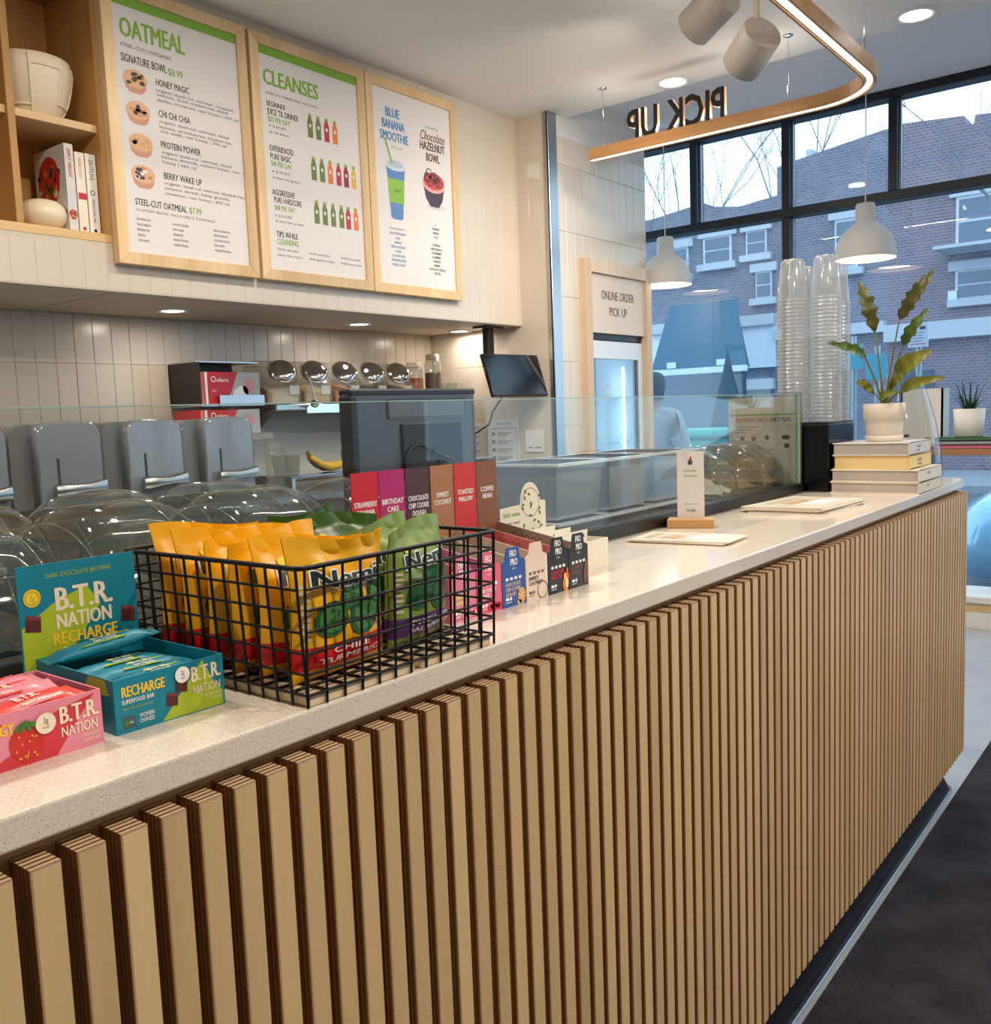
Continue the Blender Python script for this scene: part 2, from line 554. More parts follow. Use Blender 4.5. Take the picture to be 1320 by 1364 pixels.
def tile_field(parent, x0, x1, z0, z1, y, rz=0.0, off=0.0, skip=None, soft=False):
    """tiles on a wall face; u runs along x (rz 0) or along -y (rz -90deg)"""
    rng = random.Random(int(x0*100+z0*10))
    n = int(math.ceil((x1-x0)/TP))
    for i in range(n):
        a = x0+i*TP; b = min(a+TP, x1)
        if b-a < 0.012:
            continue
        for k in range(len(ROWS)-1):
            c = max(ROWS[k], z0); d = min(ROWS[k+1], z1)
            if d-c < 0.012 or (skip and skip(a, b, c, d)):
                continue
            o = link('tile', tile_mesh(b-a, d-c, soft), parent)
            if rz:
                o.location = (y, off-a, c)
            else:
                o.location = (a, y, c)
            o.rotation_euler = (rng.uniform(-.004, .004), 0, rz+rng.uniform(-.010, .010)*(0.3 if soft else 1))

tile_field(wall_back, 1.62, 4.515, 1.2585, 1.852, 3.35)

# bulkhead over the back counter with a niche for the display shelf
bk = MB()
bk.box(-2.2, 4.54, 2.63, 3.35, 1.854, 2.03)
bk.box(-2.2, 1.20, 2.63, 3.35, 2.03, 3.03)
bk.box(1.945, 4.54, 2.63, 3.35, 2.03, 3.03)
bk.box(1.20, 1.945, 2.97, 3.35, 2.03, 3.03)
bk.box(1.20, 1.945, 2.63, 2.97, 3.0, 3.03)
bulk = struct(bk.build('wall_bulkhead', mat('bulkhead_paint', (204, 192, 176), 0.6)))
def bskip(a, b, c, d):
    if c < 2.0:
        return False
    if a < 1.96:
        return True
    return a > 1.99 and b < 3.90 and d < 2.8
tile_field(bulk, 1.21, 4.535, 1.858, 3.028, 2.63, skip=bskip, soft=True)
# shallow tile seam on the soffit underside comes from the joint strip
bx('soffit_joint', M_grout, 1.95, 1.956, 2.66, 3.34, 1.8525, 1.8545, bulk)

# side wall block (the pick-up fridge is let into it)
sd = MB()
sd.box(4.52, 4.88, 2.41, 3.5, 0, 3.3)
sd.box(5.55, 5.65, 2.41, 3.5, 0, 3.3)
sd.box(4.88, 5.55, 2.41, 3.5, 1.80, 3.3)
sd.box(4.88, 5.55, 3.10, 3.5, 0, 1.80)
wall_side = struct(sd.build('wall_right', M_wallpaint))
tile_field(wall_side, 2.43, 3.345, 0.95, 3.028, 4.52, rz=-PI/2, off=2.43+3.345, soft=True)
def fskip(a, b, c, d):
    return a > 4.82 and b < 5.61 and d < 2.25
tile_field(wall_side, 4.60, 5.648, 0.95, 2.92, 2.41, skip=fskip)
t = MB().box(4.512, 4.522, 2.398, 2.432, 0, 3.03).box(4.512, 4.60, 2.396, 2.411, 0, 3.03)
struct(t.build('trim_1', M_steel, bevel=0.002), 'brushed steel corner guard at the wall edge')

# ------------------------------------------------------------------ window wall
M_frame = mat('window_frame_black', (18, 26, 38), 0.4)
M_pane = glass_mat('window_glass', (240, 246, 250), 0.01, 1.42, haze=0.065, haze_rgb=(120, 170, 226))  # blue haze stands in for reflections and dirt veiling the street
win = bpy.data.objects.new('window_1', None); COL.objects.link(win); win['kind'] = 'structure'
win['label'] = 'black framed storefront window with transom panes'
WX0, WX1 = 6.08, 6.20
def bar(name, y0, y1, z0, z1):
    bx(name, M_frame, WX0, WX1, y0, y1, z0, z1, win, bevel=0.004)
bar('head', -4.2, 3.5, 3.14, 3.19)
bar('transom', -4.2, 3.5, 2.54, 2.597)
bar('bottom_rail', -4.2, 3.5, 0.13, 0.185)
mains = [2.93, 1.6245, 0.31, -1.0, -2.3, -3.6]
halves = [2.2715, 0.965, -0.35, -1.65, -2.95]
for y in mains:
    bar('mullion', y-0.026, y+0.026, 0.185, 2.54)
for y in mains+halves:
    bar('mullion', y-0.026, y+0.026, 2.597, 3.14)
ys = sorted([3.5]+mains+halves+[-4.2]); ym = sorted([3.5]+mains+[-4.2])
for a, b in zip(ys[:-1], ys[1:]):
    bx('pane', M_pane, 6.145, 6.151, a+0.01, b-0.01, 2.59, 3.15, win)
for a, b in zip(ym[:-1], ym[1:]):
    bx('pane', M_pane, 6.145, 6.151, a+0.01, b-0.01, 0.18, 2.55, win)
M_reveal = mat('reveal_daylight_blue', (120, 140, 165), 0.3, 0.6)  # bluish daylight on the mullion reveals, put into the strip colour
for y in mains+halves:
    bx('lit_reveal_strip', M_reveal, 6.12, 6.14, y-0.040, y-0.026, 2.597, 3.14, win)
for y in mains:
    bx('lit_reveal_strip', M_reveal, 6.12, 6.14, y-0.040, y-0.026, 0.185, 2.54, win)
sl = MB().box(5.85, 6.2, -4.2, 3.5, 0.15, 0.19)
sl.build('window_sill', M_white, win, bevel=0.004)
bx('sill_board', M_maple_h, 5.87, 6.1, -4.2, 3.5, 0.10, 0.15, win)
struct(bx('baseboard_window', M_white, 5.875, 6.1, -4.2, 3.5, 0.0, 0.10))
# wall strip outside the window line closing the shell
struct(bx('wall_head', M_wallpaint, 6.08, 6.3, -4.2, 3.5, 3.19, 3.6))

# ------------------------------------------------------------------ recessed lamps
M_lampglow = mat('lamp_glow', (255, 244, 226), 0.5, emit=9.0)
def downlight(loc, r, power, label, group, color=WARM, spread=PI):
    x, y, z = loc
    t = thing('recessed_downlight', label, 'light', loc, 0, group)
    MB().lathe([(r*0.78, 0.0), (r*0.80, -0.006), (r*1.12, -0.008), (r*1.2, 0.0)], 24, cap0=False, cap1=False).build('trim_ring', M_white, t)
    MB().lathe([(r*0.8, -0.0035), (0.001, -0.0045)], 24, cap0=False, cap1=False).build('lens', M_lampglow, t)
    l = area_light('lamp_light', (0, 0, -0.02), r*1.5, power, color, spread=spread)
    l.parent = t
    return t
# under the bulkhead
for x, w in ((2.44, 'over the grey blender covers'), (3.575, 'over the spoon lidded jars'), (4.41, 'beside the hanging tablet')):
    downlight((x, 3.02, 1.854), 0.062, SOFFIT_POWER, 'round lamp set in the bulkhead underside '+w, 'lamps under the bulkhead')
downlight((1.30, 3.02, 1.854), 0.062, SOFFIT_POWER, 'round lamp set in the bulkhead underside at far left', 'lamps under the bulkhead')
# main ceiling; the two by the ceiling step are in view
downlight((4.60, 0.47, 3.03), 0.085, 3.0, 'round recessed lamp in the ceiling above the pendant shade', 'ceiling lamps', (1, .95, .88))
downlight((4.60, 1.66, 3.03), 0.085, 3.0, 'round recessed lamp in the ceiling behind the sign letters', 'ceiling lamps', (1, .95, .88))
k = 0
for x, y in ((0.2, -1.5), (1.7, -1.5), (3.2, -1.5), (0.3, 1.1), (1.5, 1.25), (2.7, 1.3)):  # added lamps out of view that light the room
    k += 1
    downlight((x, y, 3.03), 0.085, CEIL_POWER*(1.25 if y < 0 else 0.8), 'added unseen lamp in the main ceiling %s the counter, %s' % ('in front' if y < 0 else 'behind', ('nearest the menu shelf', 'in the middle', 'nearest the window')[(k-1) % 3]), 'ceiling lamps')
# ================================================================== SERVICE COUNTER
M_quartz = quartz_mat('speckled_quartz')
M_plyface = wood_mat('slat_maple_face', (202, 170, 124), (218, 188, 142), 0.36, 'Z', 5, 0.5)
M_plyedge = ply_edge_mat('slat_ply_edge', (118, 76, 38), (162, 114, 66), 1, 0.0058, 0.5)
M_plytop = ply_edge_mat('slat_ply_top', (128, 88, 56), (222, 196, 160), 1, 0.0068, 0.4)
M_backing = mat('counter_backing', (178, 142, 98), 0.7)
CT = 1.071                      # worktop height
XE, RC = 3.445, 0.10             # counter end and corner radius

def plan(y_in=0.0, x_start=-0.75, y_end=0.95, n=8):
    """outline of the counter front at an inset: straight front, rounded end, short return"""
    r = RC-y_in
    P = [(x_start, y_in), (XE-RC, y_in)]
    for i in range(1, n+1):
        a = -PI/2+PI/2*i/n
        P.append((XE-RC+r*math.cos(a), RC+r*math.sin(a)))
    P.append((XE-y_in, y_end))
    return P

top = MB()
front = plan(0.0, -0.75, 0.372)
top.prism(front+[(-0.75, 0.372)], CT-0.027, CT, plane='XY')
worktop = top.build('worktop', M_quartz, None, bevel=0.0025, seg=2)
tag(worktop, 'long polished cream quartz worktop with fine dark specks on the slatted counter', 'countertop')

ctr = thing('slatted_counter', 'long service counter faced with upright light plywood slats', 'counter', (0, 0, 0))
Z0, Z1 = 0.150, 1.030
P = plan(0.0225, -0.75, 0.95); Q = plan(0.04, -0.75, 0.95)
bp = MB()
for i in range(len(P)-1):
    a, b, c, d = P[i], P[i+1], Q[i+1], Q[i]
    bp.add([(a[0], a[1], 0.152), (b[0], b[1], 0.152), (c[0], c[1], 0.152), (d[0], d[1], 0.152),
            (a[0], a[1], 1.044), (b[0], b[1], 1.044), (c[0], c[1], 1.044), (d[0], d[1], 1.044)],
           [(0, 1, 5, 4), (2, 3, 7, 6), (4, 5, 6, 7), (0, 3, 2, 1)])
bp.build('backing_panel', M_backing, ctr)
bx('counter_body', mat('cabinet_inside', (22, 22, 24), 0.8), -0.75, 3.385, 0.06, 0.372, 0.02, 1.043, ctr)

def slat_mesh():
    w, d, c = 0.0228, 0.034, 0.0012
    m = MB()
    m.add([(c, 0, Z0), (w-c, 0, Z0), (w-c, 0, Z1-c), (c, 0, Z1-c)], [(0, 1, 2, 3)], 0)
    m.add([(0, c, Z0), (c, 0, Z0), (c, 0, Z1-c), (0, c, Z1)], [(0, 1, 2, 3)], 0)
    m.add([(w-c, 0, Z0), (w, c, Z0), (w, c, Z1), (w-c, 0, Z1-c)], [(0, 1, 2, 3)], 0)
    m.add([(0, c, Z1), (c, 0, Z1-c), (w-c, 0, Z1-c), (w, c, Z1), (w, d, Z1), (0, d, Z1)], [(0, 1, 2, 3), (0, 3, 4, 5)], 2)
    m.add([(0, d, Z0), (0, c, Z0), (0, c, Z1), (0, d, Z1)], [(0, 1, 2, 3)], 1)
    m.add([(w, c, Z0), (w, d, Z0), (w, d, Z1), (w, c, Z1)], [(0, 1, 2, 3)], 1)
    m.add([(0, d, Z0), (w, d, Z0), (w, c, Z0), (w-c, 0, Z0), (c, 0, Z0), (0, c, Z0)], [(0, 1, 2, 3, 4, 5)], 1)
    return m.mesh('slat', [M_plyface, M_plyedge, M_plytop])
SM = slat_mesh()
X0, PT = 0.289, 0.0351
i = -27
while X0+i*PT < XE-RC-0.02:
    link('slat', SM, ctr, (X0+i*PT, -0.012, 0))
    i += 1
rr = RC+0.012
s = (X0+i*PT)-(XE-RC)
while s < rr*PI/2+0.55:
    if s <= 0:
        p = (XE-RC+s, -0.012); a = 0.0
    elif s < rr*PI/2:
        a = s/rr; p = (XE-RC+rr*math.sin(a), RC-rr*math.cos(a))
    else:
        a = PI/2; p = (XE+0.012, RC+s-rr*PI/2)
    link('slat', SM, ctr, (p[0], p[1], 0), a)
    s += PT

# dark cove base that follows the counter
M_cove = mat('dark_cove_base', (22, 24, 32), 0.22, spec=0.6)
prof = [(0.050, 0.160), (0.050, 0.062), (0.046, 0.042), (0.037, 0.022), (0.029, 0.008), (0.026, 0.0)]
cv = MB()
rs = []
for y, z in prof:
    rs.append([(x, yy, z) for x, yy in plan(y)])
cv.rings(rs, closed=False)
cv.build('cove_base', M_cove, ctr)
M_alu2 = mat('aluminium_strip', (150, 155, 165), 0.3, 0.9)
cv = MB()
cv.rings([[(x, y, 0.003) for x, y in plan(0.026)], [(x, y, 0.003) for x, y in plan(0.020)], [(x, y, 0.0) for x, y in plan(0.019)]], closed=False)
cv.build('floor_strip', M_alu2, ctr)

M_carpet = mat('charcoal_carpet', (74, 72, 82), 0.95, spec=0.1, var=(7, (50, 48, 56), 0.2), bump=(240, 1.0))
rug = MB().box(-2.1, 5.2, -3.2, 0.004, 0.0, 0.007).build('carpet', M_carpet, bevel=0.002)
tag(rug, 'dark charcoal carpet on the floor along the slatted counter', 'carpet')

# ------------------------------------------------------------------ glass guard
M_guard = glass_mat('guard_glass', (247, 250, 248), 0.015, 1.38)
M_gedge = mat('guard_glass_edge', (150, 186, 176), 0.2, spec=0.6)
g = thing('glass_guard', 'clear glass sneeze guard standing in a black rail along the worktop', 'glass guard', (0, 0.346, CT))
gp = bx('glass_pane', M_guard, -0.7, 2.783, -0.004, 0.004, 0.012, 0.297, g)
e = MB().box(2.783, 2.787, -0.0042, 0.0042, 0.012, 0.297).box(-0.7, 2.787, -0.0042, 0.0042, 0.297, 0.2985)
e.build('glass_edge', M_gedge, gp)
bx('base_rail', M_blackp, -0.72, 2.80, -0.014, 0.020, 0.0, 0.028, g, bevel=0.002)

# ------------------------------------------------------------------ prep counter behind the glass
pc = thing('prep_counter', 'steel topped prep counter behind the glass guard', 'counter', (0, 0, 0))
bx('counter_top', M_steel, -0.75, 3.33, 0.373, 1.05, 0.90, 0.93, pc, bevel=0.003)
bx('counter_base', mat('dark_steel_base', (60, 60, 62), 0.5, 0.6), -0.75, 3.30, 0.374, 1.0, 0.08, 0.90, pc)

# ------------------------------------------------------------------ back counter
bc = thing('back_counter', 'steel back counter under the tiled wall', 'counter', (0, 0, 0))
bx('counter_top', M_steel, 0.6, 4.50, 2.52, 3.34, 0.99, 1.02, bc, bevel=0.003)
bx('counter_base', mat('cabinet_grey', (130, 128, 124), 0.5), 0.6, 4.50, 2.58, 3.34, 0.0, 0.99, bc)
bx('splash_panel', mat('splash_white', (214, 210, 205), 0.35), 2.86, 4.50, 3.318, 3.340, 1.02, 1.40, bc)

# ================================================================== BUILT-IN SHELF WITH BOWLS AND BOOKS
ns = thing('display_shelf', 'light plywood display shelf let into the bulkhead beside the menu boards', 'shelf', (0, 0, 0))
for nm, a in (('bottom_board', (1.20, 1.945, 2.628, 2.97, 2.03, 2.062)), ('top_board', (1.20, 1.945, 2.632, 2.97, 2.97, 3.0)),
              ('shelf_board', (1.626, 1.93, 2.645, 2.96, 2.428, 2.455)), ('shelf_board', (1.215, 1.60, 2.645, 2.96, 2.428, 2.455)),
              ('side_panel', (1.930, 1.945, 2.628, 2.97, 2.062, 2.97)), ('side_panel', (1.20, 1.215, 2.628, 2.97, 2.062, 2.97)),
              ('divider', (1.600, 1.626, 2.630, 2.96, 2.062, 2.97)), ('back_panel', (1.215, 1.93, 2.955, 2.969, 2.062, 2.97))):
    bx(nm, M_nichewood if nm in ('back_panel', 'top_board') else (M_maple_h if 'board' in nm else M_nichewood), *a, ns, bevel=0.0015)

M_ceram = mat('cream_ceramic', (232, 218, 190), 0.35, spec=0.45)
bw = thing('ceramic_bowl', 'large cream ceramic bowl with raised bands on the upper shelf', 'bowl', (1.755, 2.77, 2.455))
pf = [(0.078, 0.0), (0.098, 0.02), (0.122, 0.07), (0.138, 0.13), (0.143, 0.17), (0.140, 0.205), (0.132, 0.207), (0.134, 0.17), (0.128, 0.13), (0.11, 0.07), (0.001, 0.03)]
MB().lathe(pf, 36).build('bowl', M_ceram, bw)
bd = MB()
for a in range(8):
    th = a*PI/4+0.35
    def R_(z):
        for (r0, z0), (r1, z1) in zip(pf[:5], pf[1:6]):
            if z0 <= z <= z1:
                return r0+(r1-r0)*(z-z0)/(z1-z0)
        return 0.13
    bd.tube([(R_(z)*math.cos(th), R_(z)*math.sin(th), z) for z in (0.012, 0.04, 0.07, 0.11, 0.15, 0.17, 0.198)], 0.0055, 6)
    zz = (0.035, 0.165, 0.05, 0.175)[a % 4]
    bd.tube([(R_(zz)*math.cos(th+j*PI/16), R_(zz)*math.sin(th+j*PI/16), zz) for j in range(5)], 0.0055, 6)
bd.build('raised_band', M_ceram, bw)

eg = MB().lathe([(0.03, 0), (0.062, 0.012), (0.083, 0.04), (0.086, 0.06), (0.078, 0.085), (0.055, 0.105), (0.03, 0.112), (0.001, 0.114)], 28, cap1=False)
tag(eg.build('ceramic_ornament', M_ceram, None, loc=(1.745, 2.735, 2.062)), 'smooth cream egg shaped ceramic ornament on the lower shelf', 'ornament')

M_page = mat('book_pages', (232, 224, 208), 0.8)
def upright_book(x, w, h, dpt, y, cover, label, spine, lean=0.0, extra=None):
    b = thing('book', label, 'book', (x, y, 2.062), 0, 'books on the display shelf')
    b.rotation_euler = (0, lean, 0)
    m = MB()
    m.box(0, 0.003, 0.0, dpt, 0, h).box(w-0.003, w, 0.0, dpt, 0, h).box(0, w, -0.002, 0.003, 0, h)
    m.build('cover', cover, b, bevel=0.0006)
    bx('pages', M_page, 0.003, w-0.003, 0.003, dpt-0.004, 0.004, h-0.004, b)
    p = Print(); spine(p, w, h)
    p.build('spine_print', face_y(-0.002, 0.0003), b)
    if extra:
        extra(b, w, h, dpt)
    return b
T_blk = mat('ink_black', (38, 36, 36), 0.6)
T_red = mat('ink_red', (196, 40, 44), 0.6)
T_grn = mat('ink_green', (120, 170, 50), 0.6)
T_gry = mat('ink_grey', (96, 96, 98), 0.6)
T_wht = mat('ink_white', (244, 242, 240), 0.55)
def food_art(p, cx, cy, r, rng, layer=1):
    cols = [mat('food_red', (188, 44, 38), .5), mat('food_green', (66, 92, 42), .5), mat('food_orange', (220, 140, 60), .5), mat('food_dark', (52, 34, 34), .5), mat('food_cream', (226, 200, 150), .5)]
    p.ell(cx, cy, r, r*1.15, cols[0], layer)
    for k in range(26):
        a = rng.uniform(0, 6.28); q = r*math.sqrt(rng.random())*0.9
        p.ell(cx+q*math.cos(a), cy+q*1.1*math.sin(a), r*rng.uniform(.08, .26), r*rng.uniform(.08, .2), cols[rng.randrange(5)], layer+1+k % 3, 8, rng.uniform(0, 3))
def spA(p, w, h):
    p.text('SIMPLY VIBRANT', w*0.3, h*0.95, w*0.42, T_red, xs=.7, rot=-PI/2, w=1)
    rng = random.Random(3)
    food_art(p, w*.5, h*.2, w*.46, rng)
def cvA(b, w, h, d):
    p = Print(); rng = random.Random(5)
    food_art(p, d*0.55, h*0.62, d*0.36, rng)
    food_art(p, d*0.16, h*0.2, d*0.13, rng)
    p.build('cover_print', lambda u, v, l: (-0.0003*l, u, v), b)
upright_book(1.806, 0.034, 0.312, 0.22, 2.665, mat('book_grey_white', (214, 212, 210), .5), 'tall white cookbook with a red food photo, leftmost on the lower shelf', spA, 0.0, cvA)
def spB(p, w, h):
    p.text('GOOD TO EAT', w*0.35, h*0.93, w*0.3, T_red, xs=.7, rot=-PI/2)
    p.rect(w*.1, h*.42, w*.98, h*.5, T_red)
    p.ell(w*.5, h*.06, w*.18, w*.2, T_red)
upright_book(1.846, 0.036, 0.290, 0.2, 2.668, mat('book_cream', (240, 230, 214), .5), 'white paperback with a red spine square between the cookbook and the rightmost book', spB)
def spC(p, w, h):
    p.text('OUTLIVE', w*0.32, h*0.93, w*0.4, T_gry, xs=.85, rot=-PI/2)
    p.ring(w*.5, h*.52, w*.16, w*.24, T_gry)
    p.text('PETER ATTIA, MD', w*0.38, h*0.44, w*0.24, T_gry, xs=.8, rot=-PI/2)
    p.ell(w*.5, h*.05, w*.16, w*.16, T_blk)
upright_book(1.886, 0.040, 0.291, 0.2, 2.668, mat('book_white', (242, 238, 230), .5), 'white hardback with grey spine letters, rightmost on the lower shelf', spC)

# ================================================================== MENU BOARDS
GREEN = mat('menu_green', (128, 176, 52), .55)
def menu_board(x0, x1, label, fill, green=True):
    z0, z1, y0, y1, fw = 1.955, 2.977, 2.585, 2.6235, 0.046
    b = thing('menu_board', label, 'menu board', (x0, y1, z0), 0, 'framed menu boards')
    W, H = x1-x0, z1-z0
    d = y0-y1
    # four mitred frame rails
    def rail(poly):
        m = MB(); m.prism(poly, d, 0.0)
        m.build('frame_rail', M_maple, b, bevel=0.0015)
    rail([(0, 0), (fw, fw), (fw, H-fw), (0, H)])
    rail([(W, 0), (W, H), (W-fw, H-fw), (W-fw, fw)])
    rail([(0, 0), (W, 0), (W-fw, fw), (fw, fw)])
    rail([(0, H), (fw, H-fw), (W-fw, H-fw), (W, H)])
    pb = bx('poster', M_print_w, fw-0.002, W-fw+0.002, d+0.010, d+0.018, fw-0.002, H-fw+0.002, b)
    p = Print()
    if green:
        p.rect(fw, H-fw-0.040, W-fw, H-fw, GREEN)
    k = 1.0062
    fill(p, x0/k, 1.343+(z0-1.343)/k)
    p.scale(k)
    p.build('poster_print', lambda u, v, l: (u, d+0.010-0.0004*l, v), b)
    bx('board_back', M_nichewood, fw, W-fw, -0.012, 0.0, fw, H-fw, b)
    return b
B1 = [('OATMEAL',2.008,2.779,0.274,0.0700),('STEEL-CUT | ORGANIC',2.008,2.742,0.215,0.0162),('SIGNATURE BOWL',2.006,2.689,0.189,0.0297),('$8.99',2.201,2.685,0.066,0.0282),
 ('HONEY MAGIC',2.143,2.634,0.148,0.0251),('organic steel-cut oatmeal, chopped',2.141,2.612,0.353,0.0140),('walnuts, dried cranberries, diced',2.143,2.596,0.324,0.0140),('apples, cinnamon, raw honey | 690 cal',2.144,2.577,0.376,0.0140),
 ('CHI CHI CHIA',2.146,2.520,0.139,0.0253),('organic steel-cut oatmeal, sliced',2.147,2.498,0.319,0.0141),('banana, strawberries, blueberries,',2.145,2.478,0.334,0.0141),('chia seeds, raw honey | 590 cal',2.147,2.462,0.305,0.0141),
 ('PROTEIN POWER',2.146,2.406,0.177,0.0254),('organic steel-cut oatmeal, sliced',2.147,2.384,0.321,0.0141),('banana, almonds, cashew butter, raw',2.146,2.367,0.361,0.0141),('honey | 660 cal',2.147,2.348,0.153,0.0142),
 ('BERRY WAKE UP',2.149,2.290,0.171,0.0255),('organic, steel-cut oatmeal, blueberries,',2.150,2.270,0.375,0.0142),('coconut shreds, hemp granola,',2.149,2.251,0.301,0.0142),('cinnamon, raw honey | 690 cal',2.150,2.231,0.297,0.0142),
 ('STEEL-CUT OATMEAL',2.020,2.175,0.222,0.0249),('$7.99',2.252,2.175,0.058,0.0249),('CUSTOM BOWL INCLUDES 3 TOPPINGS',2.021,2.153,0.348,0.0111)]
C1 = [(2.021,2.119,["strawberries","diced apples","blueberries","banana","chia seeds"]),(2.172,2.119,["coconut shreds","raw honey","cinnamon","almond butter","cashew butter"]),(2.360,2.119,["dried cranberries","sliced almonds","coconut shreds","bee pollen","chopped walnuts"])]
B2 = [('CLEANSES',2.657,2.768,0.307,0.0650),('ONE TO THREE-DAY OPTIONS',2.665,2.728,0.292,0.0124),('BEGINNER',2.669,2.680,0.101,0.0218),("JUICE 'TIL DINNER",2.671,2.647,0.168,0.0250),('$32 PER DAY',2.672,2.616,0.118,0.0219),('4 JUICES:',2.675,2.595,0.097,0.0125),("up 'til dinner",2.673,2.570,0.110,0.0125),
 ('EXPERIENCED',2.671,2.496,0.131,0.0251),('PURE BASIC',2.672,2.462,0.114,0.0251),('$48 PER DAY',2.674,2.434,0.114,0.0220),('6 JUICES:',2.676,2.407,0.102,0.0126),('at least two greens',2.678,2.382,0.153,0.0126),
 ('AGGRESSIVE',2.672,2.313,0.123,0.0253),('PURE HARDCORE',2.678,2.282,0.153,0.0253),('$48 PER DAY',2.680,2.251,0.111,0.0222),('6 JUICES:',2.678,2.223,0.098,0.0127),('at least four greens',2.680,2.201,0.154,0.0127),
 ('TIPS WHILE',2.679,2.138,0.120,0.0255),('CLEANSING',2.681,2.107,0.120,0.0255),('Drink one juice',2.683,2.082,0.116,0.0128),('every three hours',2.681,2.058,0.134,0.0128),('Avoid solid food,',2.859,2.082,0.125,0.0132),('drink plenty of water',2.857,2.058,0.152,0.0132),('Avoid processed',3.048,2.082,0.124,0.0137),('foods one prior',3.046,2.058,0.134,0.0137)]
def put(p, L, x0, z0):
    for t, x, z, w, h in L:
        big = h > 0.02
        m = GREEN if (h > 0.06 or t[0] == '$' or t == 'CLEANSING') else (T_blk if big else T_gry)
        p.text(t, x-x0, z-z0, h if big else h*.82, m, width=w, w=2 if h > 0.06 else (1 if big else 0))
def fill1(p, x0, z0):
    put(p, B1, x0, z0)
    for x, z, L in C1:
        for i, t in enumerate(L):
            p.text(t, x-x0, z-0.0195*i-z0, 0.0115, T_gry, xs=.72)
    P0 = p; rng = random.Random(2)
    tops = [[(96, 52, 40), (206, 160, 90), (70, 40, 50)], [(150, 60, 70), (60, 40, 70), (206, 150, 110)], [(222, 190, 130), (170, 120, 70), (214, 170, 110)], [(200, 140, 70), (50, 50, 80), (240, 230, 220)]]
    bowl = mat('print_bowl', (206, 150, 122), .55); rim = mat('print_oat', (224, 178, 140), .55)
    for (x, z), cs in zip([(2.058, 2.627), (2.061, 2.515), (2.063, 2.398), (2.063, 2.283)], tops):
        x -= x0; z -= z0
        p = P0.sub('printed_bowl')
        p.poly([(x-.050, z+.006), (x-.040, z-.030), (x-.022, z-.044), (x+.022, z-.044), (x+.040, z-.030), (x+.050, z+.006)], bowl, 1)
        p.ell(x, z+.008, .050, .033, rim, 2)
        for k in range(12):
            c = cs[k % 3]
            p.ell(x+rng.uniform(-.03, .03), z+.008+rng.uniform(-.018, .018), rng.uniform(.006, .014), rng.uniform(.005, .009), mat('topping_%d_%d_%d' % c, c, .55), 3+k % 3, 8)
def fill2(p, x0, z0):
    put(p, B2, x0, z0); P0 = p
    G, R_, O, P_, Y_ = [(110, 126, 66), (190, 44, 62), (226, 124, 62), (146, 40, 74), (222, 178, 66)]
    rows = [([2.906, 2.954, 3.003, 3.053], 2.644, [G, G, R_, O]), ([2.914, 2.963, 3.012, 3.063, 3.109, 3.157], 2.462, [G, G, O, R_, P_, Y_]), ([2.917, 2.966, 3.016, 3.067, 3.109, 3.157], 2.273, [G, G, G, G, R_, O])]
    for xs_, z, cs in rows:
        for x, c in zip(xs_, cs):
            m = mat('juice_%d_%d_%d' % c, c, .5); a = x-x0; b = z-z0
            p = P0.sub('printed_bottle')
            p.poly([(a-.015, b-.05), (a+.015, b-.05), (a+.0155, b+.018), (a+.009, b+.034), (a+.009, b+.046), (a-.009, b+.046), (a-.009, b+.034), (a-.0155, b+.018)], m, 1)
            p.rect(a-.0095, b+.040, a+.0095, b+.052, mat('cap_green', (140, 170, 60), .5), 2)
            p.ell(a, b+.002, .007, .009, mat('label_pale', (224, 222, 200), .5), 2, 8)
